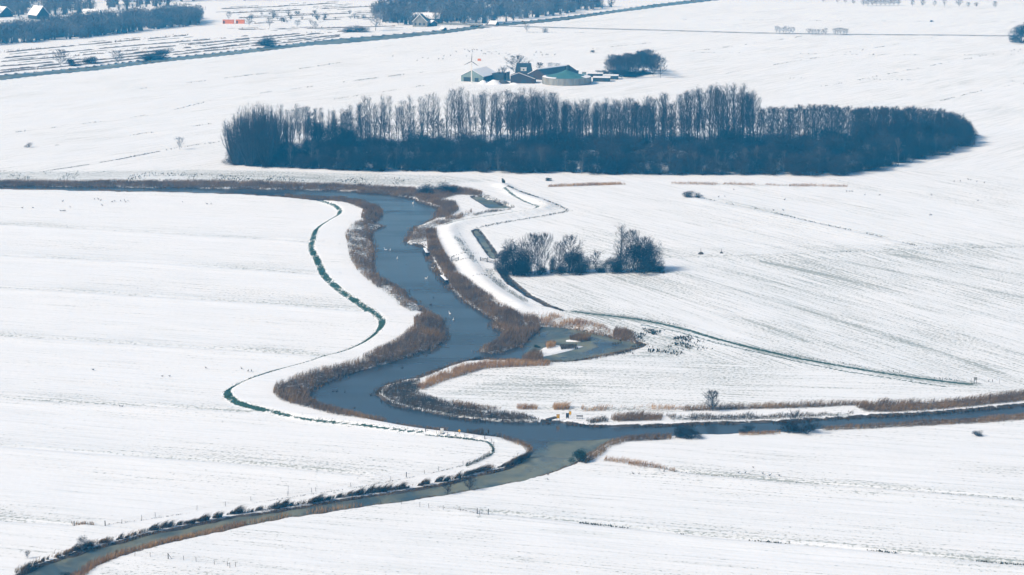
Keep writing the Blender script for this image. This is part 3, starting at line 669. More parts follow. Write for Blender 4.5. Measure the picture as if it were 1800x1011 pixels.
# far strip meadows with brown reed bands between the ditches
STRIPS = [[(0, 124), (100, 114), (233, 100), (420, 80), (600, 62)], [(0, 117), (120, 107), (260, 92), (430, 73), (620, 53)], [(0, 109), (150, 97), (300, 82), (450, 67), (560, 57)], [(0, 103), (200, 84), (320, 74), (440, 63)],
          [(0, 93), (200, 74), (330, 62)], [(440, 42), (560, 36), (680, 30)], [(420, 32), (560, 26), (700, 20)], [(400, 24), (520, 18), (680, 10)], [(390, 16), (500, 11), (620, 4)], [(420, 52), (560, 50), (700, 46)], [(-60, 143), (0, 128), (167, 112), (300, 97), (467, 79), (600, 64)]]
def ridges(lines, w, h, gap, seed, mat, lab):
    Vs, Fs, n0 = [], [], 0
    for li, L in enumerate(lines):
        g = smooth(gpts(L), 4); seg = np.hypot(*np.diff(g, axis=0).T); sl_ = np.concatenate([[0], np.cumsum(seg)])
        n = int(sl_[-1] / 1.6)
        t = np.arange(n) * 1.6
        x, y = np.interp(t, sl_, g[:, 0]), np.interp(t, sl_, g[:, 1])
        d = np.stack([np.gradient(x), np.gradient(y)], -1); d /= np.hypot(*d.T)[:, None] + 1e-9; nn = np.stack([-d[:, 1], d[:, 0]], -1)
        q = vnoise(x + 70 * li, y, 16, seed) * .6 + vnoise(x + 70 * li, y, 5, seed + 1) * .4
        k = sstep(gap, gap + .15, q); off = (vnoise(x, y + 50 * li, 12, seed + 2) - .5) * 2.5
        z = np.maximum(T.sample(Z, x, y), WZ)
        hh = h * k * (.5 + vnoise(x * 3, y, 4, seed + 3)) - .12; ww = w * (.4 + .6 * k) * (.6 + .8 * vnoise(x, y, 7, seed + 4))
        c = np.stack([x, y], -1) + nn * off[:, None]
        A = np.column_stack([c - nn * ww[:, None] / 2, z - .15]); B = np.column_stack([c - nn * ww[:, None] * .15, z + hh]); C = np.column_stack([c + nn * ww[:, None] * .2, z + hh * .9]); D_ = np.column_stack([c + nn * ww[:, None] / 2, z - .15])
        Vs.append(np.stack([A, B, C, D_], 1).reshape(-1, 3)); i = np.arange(n - 1)[:, None] * 4 + n0
        Fs += [i + [0, 1, 5, 4], i + [1, 2, 6, 5], i + [2, 3, 7, 6]]; n0 += n * 4
    stuff('reed_bands', np.vstack(Vs), np.vstack(Fs), mat, lab, 'reeds')
ridges(STRIPS, 3.8, .7, .34, 51, 'reed_grey', 'low brown reed bands along the ditches of the narrow far meadow strips')
ridges([[(x + 15, y + 2.2) for x, y in L] for L in STRIPS[:10]] + [[(x - 20, y - 2.2) for x, y in L] for L in STRIPS[4:10]], 1.8, .35, .46, 55, 'grass_dark', 'thin dark ditch edges between the narrow far meadow strips')
line_tufts(STRIPS, 1.2, 1.6, .30, 1.6, .5, 51, 'reed', 'scattered reed stems on the far meadow strips', 'reeds', .3, 'reed_stems', 26)
# ------------------------------------------------------------------ bare winter trees
def strip_tri(p, d, L, w):                          # one thin tapered twig
    s = d.cross(Vector((random.uniform(-1, 1), random.uniform(-1, 1), random.uniform(-1, 1)))).normalized() * (w / 2)
    return [p - s, p + s, p + d * L]
def rnd_dir():
    while True:
        v = Vector((random.uniform(-1, 1), random.uniform(-1, 1), random.uniform(-1, 1)))
        if .05 < v.length < 1: return v.normalized()
def curve_pts(p, d, L, up, n=4, wob=.08):
    pts = [p.copy()]; d = d.normalized()
    for i in range(n):
        d = (d + Vector((0, 0, up)) + rnd_dir() * wob).normalized()
        pts.append(pts[-1] + d * (L / n))
    return pts
def tree_proto(seed, H, R, c0, elev, shape, nb, ntw, tw=.055, tl=1.3, r0=None, split=1):
    random.seed(seed)
    tr, cr = MB(), MB()
    r0 = r0 or H * .0105
    tvs = []
    lead = curve_pts(Vector((0, 0, -.3)), Vector((random.uniform(-.05, .05), random.uniform(-.05, .05), 1)), H * .97, .25, 7, .05)
    tr.tube(lead, [r0 * (1 - .93 * i / 7) for i in range(8)], 6)
    axes = [(lead, r0)]
    br = []
    for i in range(nb):
        t = c0 + (0.98 - c0) * (i + random.random()) / nb
        k = t * 7; j = min(int(k), 6); p = lead[j].lerp(lead[j + 1], k - j)
        f = (t - c0) / (1 - c0)
        L = R * (shape(f)) * random.uniform(.75, 1.2)
        az = i * 2.4 + random.uniform(-.5, .5)
        e = elev * random.uniform(.8, 1.15)
        d = Vector((math.cos(az) * math.cos(e), math.sin(az) * math.cos(e), math.sin(e)))
        L = L / max(.35, math.cos(e))
        L = min(L, (H - p.z) * 1.05 + .8)
        pts = curve_pts(p, d, L, .10, 4, .14)
        rb = r0 * (1 - t) * .55 + .03
        cr.tube(pts, [rb, rb * .75, rb * .55, rb * .35, .012], 3, False)
        br.append(pts)
        for s in range(random.randint(2, 4)):
            q = random.uniform(.25, .9) * 4; j = min(int(q), 3); p2 = pts[j].lerp(pts[j + 1], q - j)
            d2 = ((pts[j + 1] - pts[j]).normalized() + rnd_dir() * .75 + Vector((0, 0, .2))).normalized()
            p3 = curve_pts(p2, d2, L * random.uniform(.25, .5), .08, 3, .18)
            cr.tube(p3, [rb * .4 + .012, rb * .3 + .01, .012, .008], 3, False); br.append(p3)
    for _ in range(ntw):
        pts = random.choice(br); n = len(pts) - 1
        q = random.uniform(.2, 1) * n; j = min(int(q), n - 1); p = pts[j].lerp(pts[j + 1], q - j)
        d = ((pts[j + 1] - pts[j]).normalized() * .7 + rnd_dir() * .75 + Vector((0, 0, .25))).normalized()
        tvs.append(strip_tri(p, d, tl * random.uniform(.5, 1.3), tw * random.uniform(.6, 1.4)))
    for a in tvs: cr.add(a, [(0, 1, 2)])
    return tr.mesh('trunk'), cr.mesh('crown')
def bush_proto(seed, H, R, nstem, ntw, tw=.05, tl=.8, spread=.9, low=0.05, flat=1.0):
    random.seed(seed)
    st, cr = MB(), MB(); br = []
    for i in range(nstem):
        az = random.random() * 6.283; a = (random.random() ** .7) * spread
        top = Vector((math.cos(az) * math.sin(a) * R, math.sin(az) * math.sin(a) * R * flat, H * (math.cos(a) * .55 + .45) * random.uniform(.75, 1.02)))
        b = Vector((math.cos(az) * R * .22 * random.random(), math.sin(az) * R * .22 * random.random() * flat, -.15))
        m1 = b.lerp(top, .4) + Vector((math.cos(az), math.sin(az), .2)) * R * .10 + rnd_dir() * R * .06
        m2 = b.lerp(top, .75) + Vector((math.cos(az), math.sin(az), .1)) * R * .07 + rnd_dir() * R * .06
        pts = [b, m1, m2, top]; r = .012 * H * random.uniform(.5, 1) + .015
        st.tube(pts, [r, r * .7, r * .45, .012], 3, False); br.append(pts)
    for _ in range(ntw):
        pts = random.choice(br)
        q = random.uniform(low * 3, 3); j = min(int(q), 2); p = pts[j].lerp(pts[j + 1], q - j)
        d = ((pts[j + 1] - pts[j]).normalized() * .6 + rnd_dir() * .8 + Vector((0, 0, .25))).normalized()
        cr.add(strip_tri(p, d, tl * random.uniform(.5, 1.4), tw * random.uniform(.6, 1.5)), [(0, 1, 2)])
    return st.mesh('stems'), cr.mesh('twigs')
def dome_proto(seed, H, R, n, tw, tl, lumps=9):
    random.seed(seed); r = np.random.default_rng(seed); st = MB()
    cz = [(random.uniform(-.62, .62) * R, random.uniform(-.62, .62) * R, random.uniform(.28, .74) * H, random.uniform(.34, .56)) for _ in range(lumps)]
    cz += [(random.uniform(-.75, .75) * R, random.uniform(-.75, .75) * R, .16 * H, .36) for _ in range(lumps // 2)]
    V = []
    for i in range(n):
        x, y, z, k = cz[i % len(cz)]
        d = r.normal(size=3); d /= np.linalg.norm(d); q = k * r.random() ** .45
        p = np.array([x + d[0] * q * R, y + d[1] * q * R, z + d[2] * q * H * .62]); p[2] = max(.02 * H, min(p[2], H * .93))
        e = np.array([d[0], d[1], abs(d[2]) + .25]) + r.normal(0, .55, 3); e /= np.linalg.norm(e)
        s = np.cross(e, r.normal(size=3)); s /= np.linalg.norm(s); w = tw * (.5 + r.random()) / 2
        V += [p - s * w, p + s * w, p + e * tl * (.5 + r.random())]
    for i in range(16):
        x, y, z, k = random.choice(cz)
        b = Vector((random.uniform(-.2, .2) * R, random.uniform(-.2, .2) * R, -.15))
        st.tube([b, b.lerp(Vector((x, y, z)), .5) + rnd_dir() * R * .08, Vector((x, y, min(H * .9, z + k * H * .4)))], [.012 * H + .02, .008 * H + .01, .012], 3, False)
    return st.mesh('stems'), np_mesh('twigs', np.array(V), np.arange(len(V)).reshape(-1, 3))
poplar_shape = lambda f: .55 + .55 * math.sin(math.pi * min(1, .18 + f * .8))
round_shape = lambda f: .35 + .85 * math.sin(math.pi * min(1, .12 + f * .85))
def vmesh(pair, m1, m2):
    pair[0].materials.append(M[m1]); pair[1].materials.append(M[m2]); return pair
POPLAR = [vmesh(tree_proto(100 + i, 24, 2.2 + .5 * (i % 3), .14 + .05 * (i % 3), math.radians(64), poplar_shape, 44, 1300, .032, 1.5), 'bark', 'twig') for i in range(6)]
ALDER = [vmesh(tree_proto(130 + i, 16, 2.6 + .3 * (i % 3), .18, math.radians(48), poplar_shape, 34, 1300, .065, 1.2), 'bark', 'twig') for i in range(5)]
PALE = [vmesh(tree_proto(150 + i, 11, 1.8, .2, math.radians(55), poplar_shape, 24, 500, .05, 1.0), 'concrete', 'twig_mid') for i in range(3)]
ROUND = [vmesh(tree_proto(160 + i, 13, 5.4, .15, math.radians(31), round_shape, 48, 3200, .05, 1.2), 'bark', 'twig') for i in range(4)]
FROST = [vmesh(tree_proto(180 + i, 9, 2.8, .2, math.radians(48), round_shape, 26, 900, .07, 1.0), 'bark', 'frost') for i in range(3)]
SAPL = [vmesh(tree_proto(190 + i, 6, 1.7, .12, math.radians(52), round_shape, 30, 1100, .04, .7, .09), 'bark', 'twig') for i in range(2)]
LONE = [vmesh(tree_proto(195, 9, 2.6, .10, math.radians(50), poplar_shape, 40, 2600, .05, .9), 'bark', 'twig_dense')]
WILLOW = [vmesh(bush_proto(200 + i, 20, 9.5, 70, 5600, .06, 1.7, 1.05, .08), 'bark', 'twig') for i in range(3)]
COPPICE = [vmesh(dome_proto(220 + i, 9, 4.6, 3600, .075, 1.3, 10), 'bark', ('twig_dense', 'twig_dense', 'twig_dense', 'twig', 'twig')[i]) for i in range(5)]
DENSE = [vmesh(dome_proto(240 + i, 12, 5.2, 6500, .085, 1.0), 'bark', 'twig_dense') for i in range(3)]
BUSH = [vmesh(dome_proto(260 + i, 4, 2.8, 2200, .05, .6, 7), 'bark', 'twig_dense') for i in range(3)]
EVER = [vmesh(dome_proto(280 + i, 4, 2.4, 2600, .10, .4, 7), 'bark', 'ever') for i in range(2)]
FBUSH = [vmesh(dome_proto(290 + i, 5, 3.4, 1800, .06, .6, 7), 'bark', 'frost') for i in range(2)]
HGT = {}
for lst, h in ((POPLAR, 24), (ALDER, 16), (PALE, 11), (LONE, 9), (ROUND, 13), (FROST, 9), (SAPL, 6), (WILLOW, 20), (COPPICE, 9), (DENSE, 12), (BUSH, 4), (EVER, 4), (FBUSH, 5)):
    for pr in lst: HGT[id(pr)] = max(v.co.z for v in pr[1].vertices)
def plant(name, pr, loc, h, wscale, label, cat, group=None, rz=None, parts=('trunk', 'crown')):
    o = empty(name, loc, random.uniform(0, 6.28) if rz is None else rz)
    s = h / HGT[id(pr)]
    o.scale = (s * wscale, s * wscale, s); o.rotation_euler.x, o.rotation_euler.y = random.gauss(0, .025), random.gauss(0, .025)
    tag(o, label, cat, group)
    for me_, pn in zip(pr, parts): link(pn, me_, o)
    return o
BP = ('stems', 'twigs')
def plant_px(name, pr, px, py, topy, wpx, label, cat, group=None, parts=('trunk', 'crown'), dense=None):
    """stand a plant at a ground point; its height and spread are measured in metres there"""
    s = mpp(px, py); h = (py - topy) * s / .985
    w = sorted(max(abs(v.co.x), abs(v.co.y)) for v in pr[1].vertices)[int(len(pr[1].vertices) * .97)] * 2
    k = h / HGT[id(pr)]
    if wpx and pr in DENSE: wpx *= 1.28
    return plant(name, pr, P3(px, py), h, (wpx * s) / (w * k) if wpx else 1.0, label, cat, group, None, parts)

random.seed(3)
TOPX = [395, 410, 430, 465, 500, 540, 575, 600, 615, 640, 670, 700, 735, 760, 800, 830, 860, 900, 940, 975, 1000, 1050, 1100, 1150, 1165, 1178, 1200, 1230, 1260, 1300, 1325, 1335, 1350, 1400, 1450, 1500, 1550, 1600, 1650, 1690, 1715]
TOPY = [215, 190, 176, 175, 180, 178, 185, 192, 176, 163, 163, 165, 163, 158, 152, 150, 152, 153, 150, 158, 168, 170, 168, 165, 155, 172, 155, 145, 143, 143, 148, 180, 183, 180, 180, 183, 183, 182, 187, 200, 226]
top_at = lambda x: float(np.interp(x, TOPX, TOPY))
GP, GA, GC, GW = 'poplars in the long wood', 'alders in the long wood', 'coppice along the front of the long wood', 'willows at the left end of the long wood'
LP = 'tall bare poplar rising from the long wood'
def poplar(x, y, k, lst=POPLAR, name='poplar_tree', lab=LP, grp=GP, ws=1.0):
    h = (y - top_at(x)) * mpp(x, y) * k / .985
    plant(name, random.choice(lst), P3(x, y), h, ws, lab, 'tree', grp)
x = 496
while x < 1332:                                        # back rows of poplars
    dense = 880 < x < 1180
    poplar(x, random.uniform(240, 250), random.choice((.78, .86, .93, .97, 1.0, 1.02)), ws=random.uniform(1.0, 1.4) if dense else random.uniform(.85, 1.15))
    if random.random() < (.95 if dense else .45): poplar(x + random.uniform(-3, 3), random.uniform(246, 258), random.uniform(.82, .97), ws=random.uniform(.85, 1.2))
    x += random.uniform(4.0, 6.6) if dense else random.choice((5.5, 8, 8, 10, 13))
for x_, k in ((1206, 1), (1222, .98), (1238, 1), (1250, 1.0), (1263, .97), (1278, 1), (1292, 1.01), (1306, 1), (1318, .96), (1326, .9)):
    poplar(x_, random.uniform(247, 254), k, ws=1.15)
LA = 'slim bare alder standing in the right half of the long wood'
x = 1338
while x < 1706:                                        # right half: lower alders, several deep
    yb = 250 if x < 1640 else 250 - (x - 1640) * .06
    for r_ in range(2 if x < 1500 else 3):
        poplar(x + random.uniform(-3, 3), yb - 9 + r_ * 9 + random.uniform(-3, 3), random.uniform(.85, 1.0), ALDER, 'alder_tree', LA, GA, random.uniform(.8, 1.15))
    x += random.uniform(5.5, 9)
for x_, y_, t_, w_ in ((428, 288, 182, 66), (445, 280, 176, 60), (462, 286, 175, 64), (480, 280, 178, 56), (418, 290, 205, 58), (498, 286, 188, 54), (440, 292, 196, 60), (470, 293, 190, 60)):
    plant_px('willow_tree', random.choice(WILLOW), x_, y_, t_, w_, 'broad fan shaped bare willow at the left end of the long wood', 'tree', GW)
def front_y(x): return float(np.interp(x, [400, 500, 600, 830, 1110, 1500, 1560, 1640, 1715], [290, 296, 300, 303, 308, 308, 294, 275, 248]))
def back_y(x): return float(np.interp(x, [400, 560, 640, 900, 1330, 1500, 1640, 1715], [282, 278, 268, 264, 262, 258, 244, 240]))
LC = 'dense dark coppice shrub in the front rank of the long wood'
x = 418
while x < 1706:                                        # front rank, in three staggered rows
    f, b = front_y(x), back_y(x)
    for t_ in (0.02, .48, .97):
        y_ = f - (f - b) * min(1, max(0, t_ + random.uniform(-.10, .10))) - 1
        h_ = (9.6 if t_ > .7 else 9.6 if t_ > .3 else 9.0) * random.uniform(.72, 1.25) * (.85 + .3 * float(vnoise(np.array([x * 1.0]), np.array([t_ * 40]), 38, 77)[0])) * (1.12 if x > 1340 else 1)
        xx = x + random.uniform(-5, 5)
        plant('coppice_shrub', random.choice(COPPICE), P3(xx, y_), h_, random.uniform(1.15, 1.5), LC, 'shrub', GC, None, BP)
    x += 13.5
for i in range(64):                                    # lower trees between the poplars
    x_ = 505 + 820 * (i + random.random()) / 64
    y_ = random.uniform(244, 262)
    plant('alder_tree', random.choice(ALDER), P3(x_, y_), random.uniform(9, 16) * (1.25 if 880 < x_ < 1180 else 1), random.uniform(1.0, 1.7), 'low bare alder growing between the poplars of the long wood', 'tree', 'low trees between the poplars')
for i in range(46):
    x_ = 500 + 1150 * (i + random.random()) / 46; f_ = front_y(x_)
    plant('alder_tree', random.choice(PALE), P3(x_, f_ - random.uniform(.5, 6)), random.uniform(8, 13), random.uniform(.8, 1.3), 'pale slim young tree in the dark front rank of the long wood', 'tree', 'pale young trees in the front rank')
for i, x_ in enumerate((560, 590, 606, 612)):
    plant_px('coppice_shrub', DENSE[i % 3], x_, 272, 200 + 6 * i, 40, LC, 'shrub', GC, BP)

# copse on the dyke field: every plant is different
COPSE = [('dense_shrub', DENSE[0], 886, 474, 432, 30, 'leftmost low dense shrub of the small copse beside the ditch', 'shrub'), ('dense_shrub', DENSE[1], 908, 483, 414, 46, 'largest dark ivy clad shrub at the left end of the small copse', 'shrub'),
         ('dense_shrub', DENSE[2], 920, 484, 440, 30, 'dark dense shrub right of the largest shrub in the copse', 'shrub'), ('bare_tree', ROUND[0], 934, 477, 404, 34, 'bare round crowned tree behind the left shrubs of the copse', 'tree'),
         ('bare_tree', ROUND[1], 944, 478, 405, 30, 'thickly twigged bare tree in the left middle of the copse', 'tree'), ('bare_tree', ROUND[2], 957, 479, 403, 30, 'open slender bare tree in the left middle of the copse', 'tree'),
         ('small_shrub', BUSH[0], 968, 480, 444, 22, 'small shrub beneath the bare trees of the copse', 'shrub'), ('small_shrub', BUSH[1], 950, 482, 452, 24, 'thin low undergrowth shrub in the gap of the copse', 'shrub'),
         ('bare_tree', ROUND[3], 984, 477, 420, 26, 'small bare tree leaning against the middle clump of the copse', 'tree'), ('bare_tree', ROUND[0], 1004, 478, 408, 44, 'round crowned tree over the dark middle clump of the copse', 'tree'),
         ('dense_shrub', DENSE[0], 1002, 480, 434, 40, 'dark dense shrub in the middle of the copse', 'shrub'), ('dense_shrub', DENSE[1], 1020, 479, 440, 30, 'dark shrub on the right side of the middle clump of the copse', 'shrub'),
         ('bare_tree', SAPL[0], 1048, 477, 436, 22, 'small spindly tree alone between two clumps of the copse', 'tree'), ('small_shrub', BUSH[2], 1060, 479, 456, 20, 'tiny shrub beside the spindly tree of the copse', 'shrub'),
         ('bare_tree', POPLAR[0], 1090, 476, 388, 30, 'tallest bare tree of the copse', 'tree'), ('bare_tree', ALDER[2], 1102, 476, 404, 26, 'second tall bare tree of the copse, right beside the tallest', 'tree'), ('bare_tree', ROUND[1], 1114, 475, 396, 34, 'tall spreading bare tree in the right clump of the copse', 'tree'),
         ('dense_shrub', DENSE[2], 1086, 479, 440, 34, 'dark shrub at the left foot of the tall trees in the copse', 'shrub'), ('dense_shrub', DENSE[0], 1124, 478, 418, 50, 'big dark rounded shrub under the tall trees of the copse', 'shrub'),
         ('dense_shrub', DENSE[1], 1143, 477, 420, 36, 'rightmost big rounded shrub of the copse', 'shrub'), ('small_shrub', BUSH[1], 1160, 480, 466, 16, 'very low shrub at the right foot of the copse', 'shrub'),
         ('bare_tree', ROUND[2], 1132, 475, 412, 40, 'wide bare tree behind the big rounded shrub of the copse', 'tree')]
for nm, pr, x_, y_, t_, w_, lab, cat in COPSE:
    plant_px(nm, pr, x_, y_, t_, w_, lab, cat, 'trees and shrubs of the small copse', BP if 'shrub' in nm else ('trunk', 'crown'))
for i in range(9):
    plant_px('undergrowth_shrub', BUSH[i % 3], 890 + i * 33 + random.uniform(-6, 6), 481 - i * .4, 468 - i * .2, random.uniform(16, 26), 'low dark undergrowth along the front foot of the copse', 'shrub', 'undergrowth along the copse', BP)

# single bushes and trees
ONE = [('bare_tree', LONE[0], 1252, 723, 683, 29, 'single dark bare tree on the snowy bank of the right arm', 'tree', 0), ('round_bush', EVER[0], 1020, 812, 788, 30, 'round dark green bush at the water edge of the confluence', 'bush', 1),
       ('wide_bush', BUSH[0], 1190, 769, 743, 42, 'left half of the wide dark bush on the south bank', 'bush', 1), ('wide_bush', BUSH[1], 1216, 769, 744, 40, 'right half of the wide dark bush on the south bank', 'bush', 1),
       ('small_bush', BUSH[2], 1313, 760, 743, 26, 'small bare bush standing in the right arm near its south bank', 'bush', 1), ('wide_bush', BUSH[0], 1384, 760, 738, 44, 'large dark bush on the south bank with a thin tree in it', 'bush', 1),
       ('wide_bush', BUSH[2], 1418, 760, 739, 46, 'dark rounded bush on the south bank right of the thin tree', 'bush', 1), ('bare_tree', SAPL[0], 1397, 759, 715, 26, 'thin bare tree growing out of the large south bank bush', 'tree', 0),
       ('bare_sapling', SAPL[1], 787, 869, 843, 24, 'left one of two bare saplings at the frozen channel', 'tree', 0), ('bare_sapling', SAPL[0], 825, 862, 836, 26, 'right one of two bare saplings at the frozen channel', 'tree', 0),
       ('grey_bush', BUSH[1], 151, 964, 939, 34, 'grey twiggy bush on the upper bank of the frozen channel', 'bush', 1), ('bare_sapling', SAPL[1], 48, 982, 966, 12, 'tiny bare sapling in the snow at the lower left edge', 'tree', 0),
       ('small_bush', BUSH[2], 119, 1012, 996, 26, 'dark bush at the near end of the tan reed band', 'bush', 1), ('small_bush', BUSH[0], 1206, 346, 333, 30, 'larger of two brown shrubs alone in the right field below the wood', 'bush', 1),
       ('small_bush', BUSH[1], 1229, 348, 338, 18, 'smaller of two brown shrubs alone in the right field below the wood', 'bush', 1), ('grass_clump', BUSH[2], 1718, 766, 755, 20, 'dark grass clump alone on snow at the lower right', 'bush', 1),
       ('frosted_tree', FROST[0], 316, 263, 239, 18, 'single frosted tree in the snow left of the long wood', 'tree', 0), ('frosted_bush', FBUSH[0], 51, 259, 249, 15, 'single rounded frosted bush at the left edge', 'bush', 1),
       ('willow_scrub', BUSH[0], 752, 342, 320, 40, 'leftmost dark willow scrub at the river corner', 'bush', 1), ('willow_scrub', BUSH[1], 776, 338, 317, 40, 'tallest dark willow scrub at the river corner', 'bush', 1), ('willow_scrub', BUSH[2], 794, 340, 325, 26, 'rightmost dark willow scrub at the river corner', 'bush', 1),
       ('small_conifer', EVER[1], 885, 325, 315, 7, 'tiny dark conifer on the snow above the dyke path', 'bush', 1), ('round_bush', EVER[0], 964, 318, 312, 13, 'low grey green bush just below the long wood', 'bush', 1),
       ('islet_bush', EVER[1], 945, 608, 598, 13, 'small green bush on the pond islet', 'bush', 1), ('fallen_bush', BUSH[1], 841, 632, 625, 24, 'low dark bush lying in the pond outlet', 'bush', 1), ('green_bush', EVER[0], 1148, 588, 582, 8, 'tiny green bush in the snow east of the pond', 'bush', 1),
       ('far_tree', ROUND[0], 107, 116, 85, 28, 'dark round tree on the left bank of the far canal', 'tree', 0), ('far_tree', ROUND[1], 208, 111, 84, 26, 'second dark round tree along the far canal', 'tree', 0), ('far_shrub', DENSE[0], 282, 102, 83, 36, 'wide dark shrub on the far canal bank', 'shrub', 1),
       ('far_shrub', DENSE[1], 262, 104, 90, 26, 'low dark shrub left of the wide one on the far canal bank', 'shrub', 1), ('far_shrub', DENSE[2], 472, 81, 61, 30, 'dark shrub beside the far canal below the orange containers', 'shrub', 1), ('far_shrub', DENSE[0], 126, 116, 101, 18, 'small shrub right of the first canal tree', 'shrub', 1),
       ('far_shrub', DENSE[1], 160, 112, 98, 24, 'thin shrub between the two canal trees', 'shrub', 1), ('far_shrub', DENSE[2], 628, 56, 44, 34, 'dark shrub on the far canal bank left of the far house', 'shrub', 1), ('far_tree', FROST[1], 660, 54, 20, 34, 'tall pale bare tree left of the far house', 'tree', 0),
       ('far_tree', ROUND[2], 700, 44, 22, 26, 'dark tree just left of the far house', 'tree', 0), ('frosted_tree', FROST[2], 926, 57, 41, 14, 'left one of two frosted trees below the far road', 'tree', 0), ('frosted_bush', FBUSH[1], 956, 57, 47, 16, 'right lower one of two frosted shrubs below the far road', 'bush', 1),
       ('hedge_shrub', DENSE[0], 1797, 75, 36, 40, 'dark wooded corner at the upper right edge', 'shrub', 1), ('far_bush', BUSH[0], 1043, 92, 87, 11, 'tiny dark bush in the snow right of the farm', 'bush', 1), ('far_bush', BUSH[1], 1638, 39, 35, 8, 'tiny dark bush on the upper right snow', 'bush', 1),
       ('farm_tree', ROUND[0], 908, 134, 95, 42, 'big round bare tree behind the farmhouse', 'tree', 0), ('farm_tree', SAPL[0], 882, 141, 114, 18, 'small bare tree beside the farm silo', 'tree', 0), ('farm_tree', SAPL[1], 948, 124, 108, 16, 'thin bare tree right behind the farmhouse', 'tree', 0), ('farm_tree', FROST[1], 967, 122, 109, 14, 'pale tree behind the long barn roof', 'tree', 0), ('farm_tree', FROST[0], 979, 122, 110, 15, 'frosted tree behind the right end of the long barn', 'tree', 0),
       ('farm_tree', ROUND[3], 1161, 137, 97, 24, 'separate bare tree at the right end of the farm grove', 'tree', 0), ('far_bush', BUSH[2], 1054, 131, 123, 14, 'low shrub left of the farm grove', 'bush', 1), ('far_bush', BUSH[0], 1064, 130, 122, 14, 'low shrub touching the left side of the farm grove', 'bush', 1),
       ('farm_tree', FROST[2], 402, 36, 18, 12, 'small pale tree left of the orange containers', 'tree', 0), ('farm_tree', ROUND[1], 438, 46, 27, 14, 'small bare tree right of the orange containers', 'tree', 0), ('farm_tree', FROST[0], 474, 50, 28, 14, 'pale bare tree second right of the orange containers', 'tree', 0), ('farm_tree', FROST[1], 522, 49, 34, 16, 'low pale tree along the far meadow track', 'tree', 0), ('farm_tree', FROST[2], 555, 52, 36, 18, 'last pale tree of the far meadow track', 'tree', 0)]
for nm, pr, x_, y_, t_, w_, lab, cat, b_ in ONE:
    plant_px(nm, pr, x_, y_, t_, w_, lab, cat, None, BP if b_ else ('trunk', 'crown'))
for i in range(34):                                   # farm grove
    x_ = 1070 + 84 * (i + random.random()) / 34
    y_ = random.uniform(122, 140) - (x_ - 1070) * .05
    t_ = np.interp(x_, [1065, 1085, 1105, 1125, 1140, 1155], [100, 97, 96, 92, 88, 98]) + random.uniform(-6, 5)
    plant_px('grove_tree', random.choice(ROUND), x_, y_, t_, random.uniform(18, 28), 'bare dark tree in the grove right of the farm', 'tree', 'trees of the farm grove')
for i in range(9):
    x_ = 1068 + 80 * (i + random.random()) / 9
    plant_px('grove_shrub', random.choice(DENSE), x_, random.uniform(130, 139) - (x_ - 1070) * .05, random.uniform(112, 126), random.uniform(12, 20), 'dark shrub under the bare trees of the farm grove', 'shrub', 'shrubs of the farm grove', BP)
for k, (xa, xb, yb, tp) in enumerate(((1362, 1396, 61, 45), (1419, 1454, 63, 48), (1465, 1490, 63, 46))):
    w_ = ('left', 'middle', 'right')[k]
    for i in range(6 if k < 2 else 5):
        x_ = xa + (xb - xa) * (i + .5) / (6 if k < 2 else 5)
        plant_px('frosted_tree', random.choice(FROST), x_, yb + random.uniform(-1.5, .5), tp + random.uniform(-1, 4), random.uniform(8, 11), 'frosted tree of the %s clump beside the far road' % w_, 'tree', 'frosted trees of the %s roadside clump' % w_)
for x_, y_, t_, w_, L_ in ((1447, 4, -2, 8, 'leftmost tiny tree of the top right tree row'), (1472, 6, -3, 8, 'tiny tree second from the left in the top right row'), (1486, 6, -1, 8, 'tiny tree third from the left in the top right row'), (1500, 7, 0, 8, 'small tree just left of the dense top right clump'),
                           (1604, 12, -2, 8, 'tiny tree right of the dense top right clump'), (1622, 12, -1, 10, 'round tiny tree in the middle of the top right row'), (1642, 12, 0, 10, 'bushy tiny tree in the middle of the top right row'), (1660, 13, -2, 9, 'tiny tree left of the tall one in the top right row'),
                           (1686, 13, -5, 14, 'tallest tree of the top right row'), (1702, 13, 4, 8, 'small round tree right of the tallest in the top right row'), (1716, 13, 4, 9, 'second small round tree right of the tallest in the top right row'), (1749, 14, 1, 10, 'last lone round tree of the top right row')):
    plant_px('far_tree', random.choice(FROST + ROUND), x_, y_, t_, w_, L_, 'tree')
for i in range(9):
    plant_px('far_tree', random.choice(ROUND), 1518 + i * 7.6, 10, random.uniform(-4, 1), 11, 'tree of the dense clump in the top right tree row', 'tree', 'dense clump of the top right row')

# dark reed clumps hanging over the upper bank of the frozen channel
random.seed(5)
def clump_mesh(seed, n, R_, h, lean):
    global RNG
    keep = RNG; RNG = np.random.default_rng(seed)
    a = RNG.random(n) * 6.283; r = np.sqrt(RNG.random(n)) * R_
    t3 = RNG.integers(0, 4, n); ox = np.array([-.35, 0, .2, .45])[t3] + RNG.normal(0, .06, n); kk = np.array([.7, 1.0, .85, .6])[t3]
    hh = h * kk * (.35 + .65 * RNG.random(n))
    V, F = blades(ox + np.cos(a) * r * .5, np.sin(a) * r * .8, r * 0 - .1, hh, .05 + .05 * RNG.random(n), lean, .16)
    RNG = keep
    m_ = np_mesh('reed_clump', V, F); return m_
CL = [clump_mesh(300 + i, 150, .45, 2.7, 1.1 + .3 * (i % 3)) for i in range(4)]
for m_ in CL: m_.materials.append(M['reed_dark'])
CT = [clump_mesh(310 + i, 130, .5, 1.8, 1.2) for i in range(2)]
for m_ in CT: m_.materials.append(M['reed'])
bank = smooth(gpts([(922, 803), (889, 819), (840, 830), (799, 842), (758, 850), (711, 859), (657, 866), (596, 875), (528, 887), (455, 898), (417, 902), (322, 922), (258, 934), (217, 947), (167, 958), (117, 974), (69, 990), (30, 1008)]), 4)
